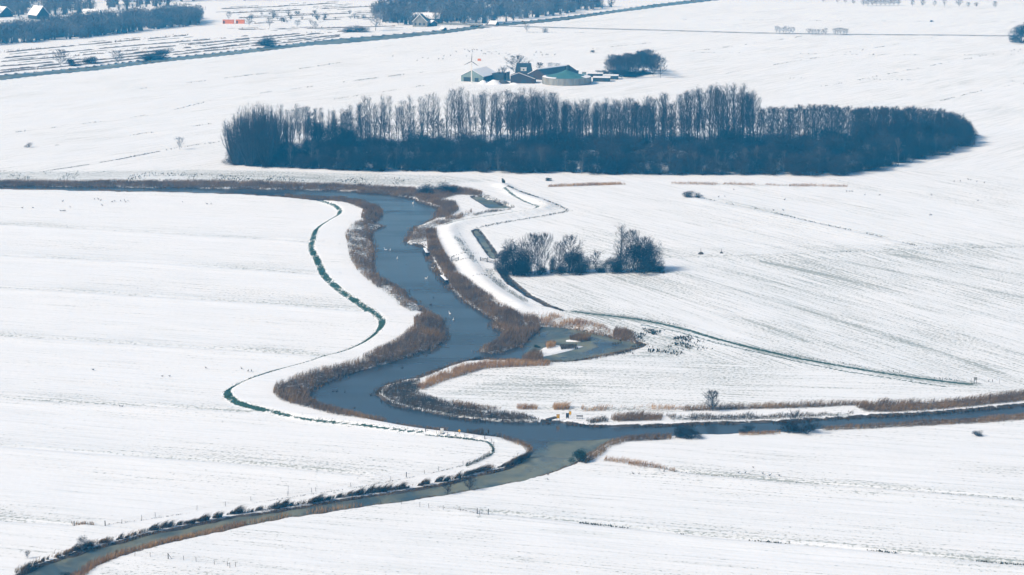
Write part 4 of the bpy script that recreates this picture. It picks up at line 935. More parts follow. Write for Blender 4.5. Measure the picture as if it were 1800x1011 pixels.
sl = np.concatenate([[0], np.cumsum(np.hypot(*np.diff(bank, axis=0).T))])
s_ = 0.0; nd = 0
while s_ < sl[-1]:
    x_, y_ = np.interp(s_, sl, bank[:, 0]), np.interp(s_, sl, bank[:, 1])
    y_ += random.uniform(-.2, .8)
    tan = s_ > sl[-1] * .80 and random.random() < .6
    o = link('reed_clump', random.choice(CT if tan else CL))
    o.location = (x_, y_, hz(x_, y_)); k = random.choice((.35, .5, .7, .85, 1.0, 1.15)); o.scale = (k * random.uniform(.8, 1.3), k, k * random.uniform(.8, 1.1)); o.rotation_euler.z = random.uniform(-.3, .3)
    tag(o, 'brown reed clump on the lowest stretch of the channel bank' if tan else 'dark reed clump leaning over the upper bank of the frozen channel', 'reeds', 'brown reed clumps at the lower left' if tan else 'dark reed clumps along the frozen channel')
    s_ += random.choice((.5, .7, .9, 1.2, 2.6)) * random.uniform(.8, 1.3)

# far woods that read as one mass
def mass(name, spots, protos, hr, wr, lab, mat, sub=1):
    Vs, Fs, n0 = [], [], 0
    for (x_, y_) in spots:
        if float(vnoise(np.array([x_ + 3000.]), np.array([y_ * .6]), 26, 91)[0]) < .28: continue
        pr = random.choice(protos)
        v, f = pr
        k = random.uniform(*hr); a = random.uniform(0, 6.28); w = k * random.uniform(*wr)
        c, s = math.cos(a), math.sin(a)
        q = np.stack([(v[:, 0] * c - v[:, 1] * s) * w + x_, (v[:, 0] * s + v[:, 1] * c) * w + y_, v[:, 2] * k], -1)
        Vs.append(q); Fs.append(f + n0); n0 += len(q)
    return stuff(name, np.vstack(Vs), np.vstack(Fs), mat, lab, 'wood')
def cheap(seed, H, R_, n, tw, tl, clump):
    r = np.random.default_rng(seed)
    d = r.normal(size=(n, 3)); d /= np.linalg.norm(d, axis=1)[:, None]
    rad = r.random(n) ** .45
    p = d * rad[:, None] * [R_, R_, H * .42] + [0, 0, H * .55]
    p += r.normal(0, clump, (n, 3))
    e = r.normal(size=(n, 3)) * [.7, .7, .5] + [0, 0, .8]; e /= np.linalg.norm(e, axis=1)[:, None]
    s = np.cross(e, r.normal(size=(n, 3))); s /= np.linalg.norm(s, axis=1)[:, None]
    w = tw * (.6 + .8 * r.random(n))[:, None] / 2
    V = np.stack([p - s * w, p + s * w, p + e * tl * (.6 + .8 * r.random(n))[:, None]], 1).reshape(-1, 3)
    V[:, 2] = np.maximum(V[:, 2], 0)
    tr = np.array([[-.15, 0, 0], [.15, 0, 0], [0, 0, H * .8]])
    return np.vstack([V, tr]), np.arange(len(V) + 3).reshape(-1, 3)
CH = [cheap(400 + i, 1.0, .36, 230, .036, .12, .02) for i in range(4)]
def spots_in(poly, n): return rand_in(gpts(poly), n)
mass('far_wood', spots_in([(-60, 84), (0, 79), (120, 70), (240, 56), (335, 47), (352, 40), (345, 26), (250, 38), (130, 48), (0, 62), (-60, 66)], 700), CH, (4, 14), (.8, 1.4), 'dark wood band at the upper left behind the canal meadows', 'haze_twig')
mass('far_wood', spots_in([(-60, 34), (110, 30), (250, 14), (430, 3), (560, -6), (560, -40), (0, -45), (-60, 10)], 1100), CH, (4, 15), (.8, 1.4), 'farther dark wood along the top left edge', 'haze_twig')
mass('far_wood', spots_in([(640, 28), (690, 44), (760, 44), (870, 42), (990, 26), (1080, 12), (960, 6), (820, 2), (700, 4)], 650), CH, (4, 15), (.8, 1.4), 'dark wood around the far house at the top', 'haze_twig')
mass('far_wood', spots_in([(560, -6), (820, 0), (1000, 2), (1200, -6), (1460, -2), (1460, -40), (560, -40)], 520), CH, (7, 12), (.9, 1.4), 'hazy wood belt along the top edge', 'haze_twig')
mass('meadow_scrub', spots_in([(520, 44), (640, 36), (690, 18), (480, 22), (420, 34)], 60), CH, (1.5, 4.5), (1, 2.2), 'loose scrub on the far meadow strips', 'haze_twig')
# ------------------------------------------------------------------ buildings
def gable_house(root, w, l, eave, ridge, wall, roof, over=.35, th=.25, walls=True):
    """gable ends face -y and +y; x is the width, y the length; origin at the middle of the front gable's foot"""
    m = MB(); m.prism([(-w / 2, -.3), (w / 2, -.3), (w / 2, eave), (0, ridge), (-w / 2, eave)], 0, l); m.build('wall', M[wall], root)
    k = (ridge - eave) / (w / 2)
    for s in (-1, 1):
        m = MB(); a, b = s * .02, s * (w / 2 + over)
        m.prism([(a, ridge + .02), (b, eave - k * over + .02), (b, eave - k * over + th), (a, ridge + th)], -over, l + over)
        m.build('roof', M[roof] if isinstance(roof, str) else M[roof[0 if s < 0 else 1]], root)
def box_part(root, name, mat, *b): return MB().box(*b).build(name, M[mat], root)
# barn with grey green gable
o = tag(empty('barn', P3(830, 143.5), math.radians(-24)), 'barn with a large grey green gable and snowy roof, left of the farm', 'barn')
gable_house(o, 14.5, 20, 3.4, 7.0, 'clad', 'snow')
MB().box(-5.6, -.6, -.06, 0.0, -.2, 2.6).build('door', M['teal'], o); MB().box(1.6, 4.2, -.06, 0.0, -.2, 2.4).build('door', M['teal'], o)
box_part(o, 'shade_panel', 'teal', 7.26, 7.34, 0.1, 19.9, -.2, 3.1)  # dark sheet paints the shade of the side wall beside the lighter gable
box_part(o, 'rear_store', 'teal', 7.4, 15, 12, 20, -.2, 4.2)
# farmhouse
o = tag(empty('farmhouse', P3(921, 137), math.radians(0)), 'farmhouse with a steep dark roof and a white dormer', 'house')
m = MB(); m.box(-4.9, 4.9, 0, 9, -.3, 3.0); m.build('wall', M['brick'], o)
m = MB(); m.add([(-5.3, -.5, 2.9), (5.3, -.5, 2.9), (4.3, 4.5, 8.6), (-4.3, 4.5, 8.6), (-5.3, 9.5, 2.9), (5.3, 9.5, 2.9)], [(0, 1, 2, 3), (1, 5, 2), (5, 4, 3, 2), (4, 0, 3), (0, 4, 5, 1)]); m.build('roof', M['teal'], o)
d = MB().box(-1.9, 1.5, 0.6, 3.5, 4.0, 5.9).build('dormer', M['white'], o); MB().box(-.6, .2, .54, .6, 4.5, 5.4).build('window', M['glass'], d); MB().box(-2.1, 1.7, .4, 3.7, 5.92, 6.1).build('dormer_roof', M['snow'], d)
MB().box(2.6, 3.3, 4.2, 4.9, 7.6, 9.5).build('chimney', M['brick'], o)
# low brown shed in front of the house
o = tag(empty('shed', P3(914, 147), math.radians(-6)), 'low wide brown shed in front of the farmhouse', 'shed')
m = MB(); m.prism([(-5.6, -.3), (8.6, -.3), (8.6, 2.7), (-.6, 6.0), (-5.6, 4.3)], 0, 9); m.build('wall', M['brick'], o)
MB().prism([(-6, 4.2), (-.6, 6.05), (-.6, 6.22), (-6, 4.37)], -.05, 9.3).build('roof', M['wood'], o)
MB().prism([(-.6, 6.05), (9, 2.57), (9, 2.74), (-.6, 6.22)], -.05, 9.3).build('roof', M['wood'], o)
MB().prism([(-6.05, 4.32), (-.6, 6.2), (9.05, 2.7), (9.05, 2.9), (-.6, 6.42), (-6.05, 4.55)], -.35, -.07).build('verge_board', M['snow'], o)
MB().box(1.0, 3.4, -.06, 0, -.2, 2.3).build('door', M['teal'], o); MB().box(-3.6, -1.6, -.05, 0, 1.2, 2.2).build('window', M['glass'], o)
# long barn
o = tag(empty('barn', P3(944, 140), math.radians(-38)), 'long barn with a dark roof slope and snow along its ridge', 'barn')
gable_house(o, 15, 31, 2.6, 6.2, 'brick', ('snow', 'teal'))
MB().prism([(-.9, 6.05), (0, 6.5), (.9, 6.05), (.9, 6.32), (0, 6.75), (-.9, 6.32)], -.4, 31.4).build('ridge_snow', M['snow'], o)
# round slurry tank with tent roof
tp = P3(996, 147)
o = tag(empty('round_tank', tp), 'round concrete tank with a green tent roof beside the farm', 'tank')
def lathe(prof, n=48, a0=0, a1=2 * math.pi):
    m = MB(); full = abs(a1 - a0 - 2 * math.pi) < 1e-6; k = n if full else n + 1
    vs = [(r * math.cos(a0 + (a1 - a0) * i / n), r * math.sin(a0 + (a1 - a0) * i / n), z) for r, z in prof for i in range(k)]
    fs = []
    for j in range(len(prof) - 1):
        for i in range(n):
            i2 = (i + 1) % k
            fs.append((j * k + i, j * k + i2, (j + 1) * k + i2, (j + 1) * k + i))
    return m.add(vs, fs)
RT = 43 * mpp(996, 147)
lathe([(RT, -.3), (RT, 4.0), (RT - .3, 4.0), (RT - .3, 3.6)]).build('tank_wall', M['concrete'], o)
lathe([(RT + .06, 3.75), (RT + .12, 4.05), (RT - .4, 4.1)]).build('rim', M['concrete'], o)
lathe([(RT - .3, 4.02), (RT * .72, 4.75), (RT * .42, 5.75), (RT * .16, 7.1), (.9, 7.9), (.02, 8.0)]).build('tent_roof', M['tankroof'], o)
lathe([(RT - .2, 4.10), (RT * .86, 4.44), (RT * .74, 4.78)], 30, -.7, 1.2).build('roof_snow', M['snow'], o)
lathe([(RT - .2, 4.10), (RT * .93, 4.25), (RT * .86, 4.46)], 30, 2.6, 4.2).build('roof_snow', M['snow'], o)
m = lathe([(1.05, 6.6), (1.05, 10.2), (.85, 10.6), (.4, 10.8), (.02, 10.82)], 18); m.v = [(x + .9, y, z) for x, y, z in m.v]; m.build('vent_tower', M['teal'], o)
for i in range(26):
    a = 2 * math.pi * i / 26
    m = MB().box(-.10, .10, -.06, .06, -.2, 3.7); q = m.build('rib', M['concrete'], o); q.location = (math.cos(a) * (RT + .05), math.sin(a) * (RT + .05), 0); q.rotation_euler.z = a + math.pi / 2
# slim silo
o = tag(empty('silo', P3(893, 142)), 'slim dark silo standing between the barn and the farmhouse', 'silo')
lathe([(1.05, -.2), (1.05, 5.6)], 16).build('silo_body', M['teal'], o); lathe([(1.15, 5.5), (1.15, 5.75), (.02, 6.1)], 16).build('silo_cap', M['snow'], o)
# low stores right of the tank
for i, (px_, py_, w, l, h, lab) in enumerate(((1057, 144, 10, 7, 2.3, 'low dark store with a snowy roof between the tank and the grove'), (1073, 140, 9, 6, 2.2, 'low dark store half hidden by the farm grove'), (1046, 136, 9, 5, 2.1, 'small store behind the right side of the round tank'))):
    o = tag(empty('store', P3(px_, py_), math.radians(-5)), lab, 'shed')
    box_part(o, 'wall', 'teal', -w / 2, w / 2, 0, l, -.2, h); box_part(o, 'roof', 'snow', -w / 2 - .2, w / 2 + .2, -.2, l + .2, h + .01, h + .3); box_part(o, 'door', 'wood', -1.2, 1.2, -.05, 0, -.1, 1.9)
for px_, py_, w, h, lab in ((1014, 130.5, 2.2, 2.4, 'dark green box behind the tank roof'), (1027, 132, 2.4, 1.8, 'pale green box right of the tank roof')):
    o = tag(empty('container', P3(px_, py_)), lab, 'container'); box_part(o, 'body', 'clad', -w / 2, w / 2, 0, 2, -.2, h); box_part(o, 'lid', 'snow', -w / 2 - .05, w / 2 + .05, -.05, 2.05, h + .01, h + .15)
# snow heaps in the yard
def mound(rx, ry, h, seed, n=20):
    r = random.Random(seed); m = MB(); vs = [(0, 0, h)]; fs = []
    for j, (k, z) in enumerate(((.3, .86), (.62, .5), (.88, .16), (1.05, -.1))):
        for i in range(n):
            a = 2 * math.pi * i / n; q = k * r.uniform(.85, 1.15); vs.append((math.cos(a) * rx * q, math.sin(a) * ry * q, h * z * r.uniform(.85, 1.1) if z > 0 else -.15))
    for i in range(n): fs.append((0, 1 + i, 1 + (i + 1) % n))
    for j in range(3):
        for i in range(n): fs.append((1 + j * n + i, 1 + (j + 1) * n + i, 1 + (j + 1) * n + (i + 1) % n, 1 + j * n + (i + 1) % n))
    return m.add(vs, fs)
for px_, py_, rx, ry, h, s_, lab, mt in ((868, 148, 4.4, 3, 2.6, 1, 'snow covered silage heap in front of the barn', 'snow'), (849, 147, 3.0, 2.4, 2.0, 2, 'smaller snow heap at the right corner of the barn', 'snow'), (884, 147, 4.2, 3, 2.2, 3, 'dark manure heap left of the brown shed', 'wood'), (903, 149, 3.6, 2.2, 1.1, 4, 'low flat snow heap in front of the brown shed', 'snow'),
                                         (1232, 446.5, 1.1, .8, .9, 5, 'larger dark pointed heap alone in the right middle field', 'wood'), (1268, 445, .7, .6, .6, 6, 'smaller dark pointed heap alone in the right middle field', 'wood')):
    o = mound(rx, ry, h, s_).build('heap', M[mt]); o.data.polygons.foreach_set('use_smooth', [True] * len(o.data.polygons)); o.location = P3(px_, py_); tag(o, lab, 'heap')
# small wind turbine
o = tag(empty('wind_turbine', P3(829, 145)), 'small pale wind turbine standing in front of the barn gable', 'wind turbine')
HT = 12.6
MB().tube([(0, 0, -.2), (0, 0, HT * .5), (0, 0, HT)], [.42, .30, .17], 10).build('tower', M['white'], o)
MB().tube([(0, .7, HT), (0, -.55, HT)], [.26, .22], 8).build('nacelle', M['wood'], o)
for a in (86, 206, 326):
    c, s = math.cos(math.radians(a)), math.sin(math.radians(a))
    m = MB(); V = []
    for r, w in ((.1, .16), (1.2, .42), (3.4, .28), (5.2, .10)):
        for dy in (-.05, .05):
            V += [(c * r - s * w / 2, -.6 + dy, HT + s * r + c * w / 2), (c * r + s * w / 2, -.6 + dy, HT + s * r - c * w / 2)]
    F = []
    for i in range(3):
        k = i * 4; F += [(k, k + 1, k + 5, k + 4), (k + 2, k + 6, k + 7, k + 3), (k, k + 4, k + 6, k + 2), (k + 1, k + 3, k + 7, k + 5)]
    m.add(V, F + [(0, 2, 3, 1), (12, 13, 15, 14)]); m.build('blade', M['wood'], o)
# orange marker in the snow behind
o = MB().box(-1.1, 1.1, -.7, .7, -.1, 1.3).build('wrapped_bale', M['orange']); o.location = P3(842.5, 107); tag(o, 'small orange wrapped bale alone on the snow behind the barn', 'bale')
# far house with pale barn, sheds, containers, left edge houses
o = tag(empty('far_house', P3(738, 47), math.radians(-8)), 'far house with a dark hipped roof and white verges', 'house')
gable_house(o, 11, 9, 4.4, 9.0, 'concrete', 'teal')
for s in (-1, 1): MB().prism([(s * 6.1, 3.7), (s * 5.5, 3.7), (0, 9.1), (0, 9.75)], -.6, -.42).build('verge', M['white'], o)
MB().box(-4, -2.6, -.06, 0, 1.2, 3).build('window', M['glass'], o); MB().box(-.8, .8, -.06, 0, 1.2, 3).build('window', M['glass'], o); MB().box(2.6, 4, -.06, 0, 1.2, 3).build('window', M['glass'], o)
o = tag(empty('far_barn', P3(763, 43), math.radians(78)), 'long far barn with a pale snowy roof behind the far house', 'barn')
gable_house(o, 10, 24, 4.5, 8.2, 'teal', 'snow')
o.location = P3(775, 42); 
for px_, py_, w, l, e, r_, rz, lab in ((763, 46, 5, 6, 2.4, 4.2, 20, 'small far shed with a snowy roof right of the far house'), (874, 44.5, 5, 6, 2, 4.2, 60, 'tiny hut with a snowy roof at the far road'), (782, 52, 3.5, 4, 1.5, 2.6, 40, 'tiny snowy roofed hut on the canal bank under the far house'),
                                       (76, 34, 11, 14, 3.6, 10, 40, 'steep roofed far house at the upper left with a bright snowy roof'), (177, 31, 9, 14, 2.6, 6.5, 80, 'low far house at the upper left with a bright snowy roof'), (113, 45, 8, 11, 2, 4, 75, 'far shed with a flat snowy roof in front of the upper left wood'), (12, 30, 12, 12, 3.5, 8, 50, 'leftmost far house half hidden by trees')):
    o = tag(empty('far_house' if w > 7 else 'hut', P3(px_, py_), math.radians(rz)), lab, 'house' if w > 7 else 'hut')
    gable_house(o, w, l, e, r_, 'teal', 'snow'); MB().box(-.6, .6, -.06, 0, -.1, min(2, e)).build('door', M['wood'], o)
for px_, w, lab in ((401, 8.4, 'left orange container on the far meadow'), (422, 6.6, 'right orange container on the far meadow')):
    o = tag(empty('container', P3(px_, 42), math.radians(-2)), lab, 'container')
    box_part(o, 'body', 'orange', -w / 2, w / 2, 0, 3, -.2, 3.2); box_part(o, 'roof', 'snow', -w / 2 - .1, w / 2 + .1, -.1, 3.1, 3.21, 3.45); box_part(o, 'door', 'wood', -w / 2 + .4, -w / 2 + 1.6, -.05, 0, -.1, 2.2)
# far road and its bridge
def road(name, pts, w, z, mat, lab):
    g = smooth(gpts(pts), 3); t = np.gradient(g, axis=0); t /= np.hypot(*t.T)[:, None]; nrm = np.stack([-t[:, 1], t[:, 0]], -1) * w / 2
    zz = T.sample(Z, g[:, 0], g[:, 1]); zz = np.maximum(zz, -.05) + z
    k = len(g); V = np.vstack([np.column_stack([g + nrm, zz]), np.column_stack([g - nrm, zz]), np.column_stack([g + nrm * 1.4, zz - .5]), np.column_stack([g - nrm * 1.4, zz - .5])])
    i = np.arange(k - 1); F = np.concatenate([np.stack([i, i + k, i + k + 1, i + 1], -1), np.stack([i + 2 * k, i, i + 1, i + 2 * k + 1], -1), np.stack([i + k, i + 3 * k, i + 3 * k + 1, i + k + 1], -1)])
    return tag(link(name, np_mesh(name, V, F), None, M[mat]), lab, None, None, 'structure')
road('road', [(846, 45.5), (877, 46), (1000, 49.5), (1150, 53), (1250, 56), (1367, 59), (1533, 61), (1700, 62.5), (1800, 63.5), (1900, 65)], 6.0, .22, 'asphalt', 'narrow country road across the far snowfields')
o = tag(empty('road_bridge', P3(808, 45, 0)), 'low road bridge over the far canal with thin railings', 'bridge')
q0 = P3(772, 42.5); q1 = P3(846, 45.5); v = q1 - q0
o.location = (q0.x, q0.y, 0); o.rotation_euler.z = math.atan2(v.y, v.x); L_ = math.hypot(v.x, v.y)
box_part(o, 'deck', 'concrete', 0, L_, -3, 3, .35, .95)
for s in (-3, 3):
    m = MB(); m.box(0, L_, s - .06, s + .06, 1.75, 1.9); m.build('railing', M['concrete'], o)
for i in range(5): box_part(o, 'pier', 'concrete', L_ * (i + .5) / 5 - .3, L_ * (i + .5) / 5 + .3, -2.4, 2.4, -1.2, .34)
for i, (px_, py_, h) in enumerate(((806, 43.5, 5), (814, 43.8, 5), (825, 44, 5.4), (856, 45, 7), (863, 45, 6.5))):
    o = MB().tube([(0, 0, -.8), (0, 0, h)], [.13, .08], 6).add([(-.1, -.9, h), (.1, -.9, h), (.1, 0, h), (-.1, 0, h), (-.1, -.9, h + .12), (.1, -.9, h + .12), (.1, 0, h + .12), (-.1, 0, h + .12)], [(0, 3, 2, 1), (4, 5, 6, 7), (0, 1, 5, 4), (1, 2, 6, 5), (2, 3, 7, 6), (3, 0, 4, 7)]).build('mast', M['concrete'])
    o.location = P3(px_, py_); o.location.z = .9 if px_ < 846 else 0
    tag(o, ('first', 'second', 'third', 'fourth', 'fifth')[i] + ' thin pale mast from the left along the far bridge road', 'mast')

# ------------------------------------------------------------------ boats, jetties
def narrowboat(loc, rz, L_, lab):
    o = tag(empty('narrow_boat', loc, rz), lab, 'boat')
    m = MB(); W_ = .80
    st = [(-L_ / 2, .4, .75), (-L_ / 2 + .6, .7, .62), (-L_ / 4, W_, .55), (L_ / 4, W_, .55), (L_ / 2 - 1.4, .65, .68), (L_ / 2, .08, .95)]
    V, F = [], []
    for x, w, z in st: V += [(x, -w, z), (x, -w * .8, -.25), (x, w * .8, -.25), (x, w, z)]
    for i in range(len(st) - 1):
        for k in range(3): F.append((i * 4 + k, i * 4 + k + 1, i * 4 + k + 5, i * 4 + k + 4))
        F.append((i * 4 + 3, i * 4, i * 4 + 4, i * 4 + 7))
    F += [(0, 3, 2, 1), tuple(range((len(st) - 1) * 4, len(st) * 4))]
    m.add(V, F).build('hull', M['dark'], o)
    a, b = -L_ / 2 + 1.4, L_ / 2 - 2.2
    c = MB().prism([(-.60, .5), (.60, .5), (.50, 1.35), (-.50, 1.35)], 0, b - a); c.v = [(y + a, x, z) for x, y, z in c.v]; c = c.build('cabin', M['dark'], o)
    r = MB().prism([(-.54, 1.355), (.54, 1.355), (.4, 1.5), (-.4, 1.5)], 0, b - a); r.v = [(y + a, x, z) for x, y, z in r.v]; r.build('cabin_roof', M['snow'], o)
    for i in range(4):
        x = a + (b - a) * (i + .5) / 4
        for s in (-1, 1): MB().box(x - .3, x + .3, s * .55 - .03, s * .55 + .03, .85, 1.15).build('window', M['glass'], c)
    MB().tube([(a + 1, 0, 1.5), (a + 1, 0, 2.0)], .08, 6).build('stovepipe', M['dark'], o)
    return o
def boat_px(p, q, k, lab):
    a, b = Vector((*gnd(*p, WZ), WZ)), Vector((*gnd(*q, WZ), WZ)); v = b - a
    return narrowboat((a + b) / 2, math.atan2(v.y, v.x), v.length * k, lab), (a + b) / 2
b1, c1 = boat_px((752, 452), (745.5, 441), 1.0, 'farther black narrow boat with a snowy roof moored on the right bank')
b2, c2 = boat_px((787, 501), (774.5, 489), 1.0, 'nearer black narrow boat with a snowy roof moored on the right bank')
def jetty(p, q, w, lab, mat='snow'):
    a, b = Vector((*gnd(*p, 0), 0)), Vector((*gnd(*q, 0), 0)); v = b - a; L_ = v.length
    o = tag(empty('jetty', (a.x, a.y, 0), math.atan2(v.y, v.x)), lab, 'jetty')
    n = max(4, int(L_ / .6)); me_ = None
    for i in range(n):
        x0 = L_ * i / n
        if me_ is None:
            q_ = MB().box(0, L_ / n - .05, -w / 2, w / 2, .12, .2).build('plank', M[mat], o); me_ = q_.data
        else: q_ = link('plank', me_, o)
        q_.location.x = x0
    for x0 in (.2, L_ * .5, L_ - .2):
        for s in (-1, 1): MB().tube([(x0, s * w * .42, -1.3), (x0, s * w * .42, .11)], .07, 6).build('post', M['wood'], o)
    return o
jetty((751.5, 444), (763, 444), .9, 'snowy plank jetty beside the farther boat'); jetty((785, 493), (800, 492.5), .9, 'snowy plank jetty beside the nearer boat')
jetty((848, 765), (859, 763.5), 1.2, 'small dark jetty at the tip of the left bank', 'wood'); jetty((962, 738), (979, 734), 1.4, 'dark landing stage left of the yellow boards', 'wood')
m = MB().tube([(0, 0, -1), (0, 0, 1.1)], [.2, .16], 8); o = m.build('mooring_post', M['wood']); o.location = (*gnd(858.5, 763), 0); tag(o, 'thick mooring post at the end of the small left bank jetty', 'post')

# ------------------------------------------------------------------ boards, bench, gates, fences
def board(p, w, h, z0, mat, lab, posts=2, cat='board', rz=0.0, name='notice_board', edge='wood', diamond=False):
    o = tag(empty(name, P3(*p), rz), lab, cat)
    if diamond:
        k = w / 2 * 1.25; m = MB(); V = [(0, -.04, z0), (k, -.04, z0 + k), (0, -.04, z0 + 2 * k), (-k, -.04, z0 + k)]; V += [(x, .02, z) for x, y, z in V]
        m.add(V, [(0, 1, 2, 3), (7, 6, 5, 4)] + [(i, i + 4, (i + 1) % 4 + 4, (i + 1) % 4) for i in range(4)]); m.build('panel', M[mat], o)
    else:
        box_part(o, 'panel', mat, -w / 2, w / 2, -.04, .02, z0, z0 + h); box_part(o, 'frame', edge, -w / 2 - .04, w / 2 + .04, .022, .06, z0 - .04, z0 + h + .04)
    xs = [0] if posts == 1 else [-w / 2 + .1, w / 2 - .1]
    for x in xs: box_part(o, 'post', 'wood', x - .05, x + .05, .062, .16, -.3, z0 + (h if not diamond else w) + .05)
    return o
board((777, 767), .86, 1.25, .45, 'white', 'white notice board at the curved fence on the left bank')
board((807.5, 769), .62, .7, .45, 'yellow', 'yellow diamond sign at the curved fence on the left bank', 1, 'sign', 0, 'warning_sign', 'wood', True)
board((981, 739), .75, 1.0, .7, 'yellow', 'left yellow board on the landing stage of the right arm', 2, 'sign', 0, 'warning_sign')
board((997.5, 736), .72, 1.15, .25, 'dark', 'dark board standing beside the right yellow sign near the bench')
board((1002, 732), .55, .85, .45, 'yellow', 'right yellow board behind the dark board near the bench', 1, 'sign', 0, 'warning_sign')
o = board((1714.5, 675), .8, .65, 1.15, 'concrete', 'open legged information panel on the dyke at the right edge', 2, 'board', 0, 'information_panel')
o = mound(.55, .45, .75, 9).build('stump', M['dark']); o.location = P3(980, 741.5); tag(o, 'black tree stump below the left yellow board', 'stump')
o = tag(empty('bench', P3(1019, 736.5), math.radians(-3)), 'snow dusted grey bench facing the right river arm', 'bench')
box_part(o, 'seat', 'snow', -.85, .85, -.22, .24, .42, .50); box_part(o, 'backrest', 'wood', -.85, .85, .26, .32, .52, .86); box_part(o, 'rail', 'wood', -.85, .85, -.20, .22, .36, .415)
for s in (-1, 1): box_part(o, 'leg', 'concrete', s * .68 - .09, s * .68 + .09, -.2, .25, -.2, .355)
def gate(p, q, h, lab, nb=4):
    a, b = P3(*p), P3(*q); v = b - a; L_ = math.hypot(v.x, v.y)
    o = tag(empty('field_gate', a, math.atan2(v.y, v.x)), lab, 'gate')
    for x in (0, L_): box_part(o, 'post', 'wood', x - .1, x + .1, -.1, .1, -.3, h + .2)
    for i in range(nb): box_part(o, 'bar', 'wood', .1, L_ - .1, -.04, .04, .18 + (h - .2) * i / (nb - 1), .26 + (h - .2) * i / (nb - 1))
    MB().add([(.1, -.06, .2), (.1, -.06, .3), (L_ - .1, -.06, h + .06), (L_ - .1, -.06, h - .04), (.1, -.042, .2), (.1, -.042, .3), (L_ - .1, -.042, h + .06), (L_ - .1, -.042, h - .04)], [(0, 3, 2, 1), (4, 5, 6, 7), (0, 1, 5, 4), (2, 3, 7, 6), (1, 2, 6, 5), (0, 4, 7, 3)]).build('brace', M['wood'], o)
gate((794, 460), (806, 459.5), 1.15, 'leftmost grey field gate on the dyke by the boats'); gate((826, 460), (832, 460), 1.2, 'short middle gate on the dyke by the boats'); gate((844.5, 459.5), (856, 461.5), 1.1, 'left half of the railing at the ditch crossing'); gate((856.4, 461.6), (871, 465), 1.1, 'right half of the railing at the ditch crossing')
def fence(posts, lab, h=1.05, wires=3, thick=(), strut=()):
    P = [P3(*p) for p in posts]
    o = tag(empty('wire_fence', P[0]), lab, 'fence'); base = P[0]
    for i, p in enumerate(P):
        r = .10 if i in thick else .05; hh = h * (1.15 if i in thick else random.uniform(.9, 1.08))
        tilt = random.uniform(-.08, .08)
        q_ = MB().tube([(0, 0, -.3), (tilt, 0, hh)], [r, r * .9], 6).build('post', M['wood'], o); q_.location = p - base
        if i in strut: MB().tube([(.75, .1, -.1), (.05, 0, hh * .8)], .05, 5).build('strut', M['wood'], o).location = p - base
    for k in range(wires):
        z = h * (.35 + .28 * k); MB().tube([p - base + Vector((0, -.055, z)) for p in P], .008, 3).build('wire', M['wood'], o)
    return o
fence([(748, 763), (767, 766), (786, 768.5), (800, 769.5), (817, 771), (833, 772.5), (852, 774), (864, 777.5), (868, 783), (866.5, 793), (860, 800)], 'curved wire fence around the tip of the left bank', 1.05, 3, (0, 6), (0,))
fence([(214, 920), (249, 913), (273, 908), (346, 896), (396, 889), (441, 880), (506, 872), (548, 866), (555, 864), (617, 856), (687, 845), (714, 839), (746, 833), (771, 828), (814, 818), (850, 806)], 'long wire fence above the frozen channel', 1.1, 3, (11,))
fence([(669, 885), (706, 887), (738, 892), (754, 894), (779, 897), (809, 901), (839, 906), (843, 908.5), (858, 907)], 'short wire fence on the near side of the frozen channel', 1.15, 3, (6, 8))
fence([(215, 977), (237, 979), (264, 980), (296, 984), (323, 986), (345, 988.5), (377, 993), (400, 996), (404, 999), (414, 997)], 'short wire fence behind the tan reeds at the lower left', 1.1, 2, (3,), (3,))
for px_, py_, h, r, lab in ((130.5, 923, 1.1, .11, 'left thick dark post beside the dry grass tuft'), (185, 924, 1.15, .12, 'right thick dark post beside the dry grass tuft'), (1707, 674.5, 1.5, .05, 'slim post just left of the information panel'), (1757, 675, 1.6, .04, 'slim tall post at the far right of the dyke'), (1738, 671, .55, .09, 'short stubby post on the right dyke'),
                            (1744.5, 671.5, .75, .09, 'thicker stubby post on the right dyke'), (1710, 438.5, .7, .10, 'lone post on the drain at the right middle edge'), (506.5, 868, 2.0, .04, 'thin bare stake beside the long wire fence'), (963, 835, .5, .16, 'dark stub on the snowy edge of the lower channel'), (1232, 444.5, 1.6, .08, 'post in the larger pointed heap of the right middle field'), (1268, 443.5, 1.3, .08, 'post in the smaller pointed heap of the right middle field')):
    o = MB().tube([(0, 0, -.3), (random.uniform(-.05, .05), 0, h)], [r, r * .85], 7).add([(-r * .7, -r * .7, h + .004), (r * .7, -r * .7, h + .004), (0, r * .8, h + .004), (0, 0, h + .06)], [(0, 1, 3), (1, 2, 3), (2, 0, 3)]).build('wooden_post', M['wood'])
    o.location = P3(px_, py_); tag(o, lab, 'post')

# ------------------------------------------------------------------ birds
def bird(body, neck, name, mat):
    m = MB(); n = 8; rings = [(-.42, .02, .10), (-.30, .11, .06), (-.08, .19, .0), (.16, .18, .0), (.34, .09, .05), (.42, .02, .08)]
    V, F = [], []
    for x, r, dz in rings:
        for k in range(n): V.append((x, r * math.cos(6.283 * k / n), body + dz + r * .8 * math.sin(6.283 * k / n)))
    for i in range(len(rings) - 1):
        for k in range(n): F.append((i * n + k, i * n + (k + 1) % n, (i + 1) * n + (k + 1) % n, (i + 1) * n + k))
    m.add(V, F); m.tube([(.32, 0, body + .05), (.42, 0, body + .05 + neck * .5), (.40, 0, body + neck), (.52, 0, body + neck + .02), (.60, 0, body + neck - .02)], [.07, .05, .055, .06, .02], 6)
    if body > .25:
        for s in (-1, 1): m.tube([(0, s * .07, body - .12), (.02, s * .07, 0)], .02, 4)
    me_ = m.mesh(name); me_.materials.append(M[mat]); return me_
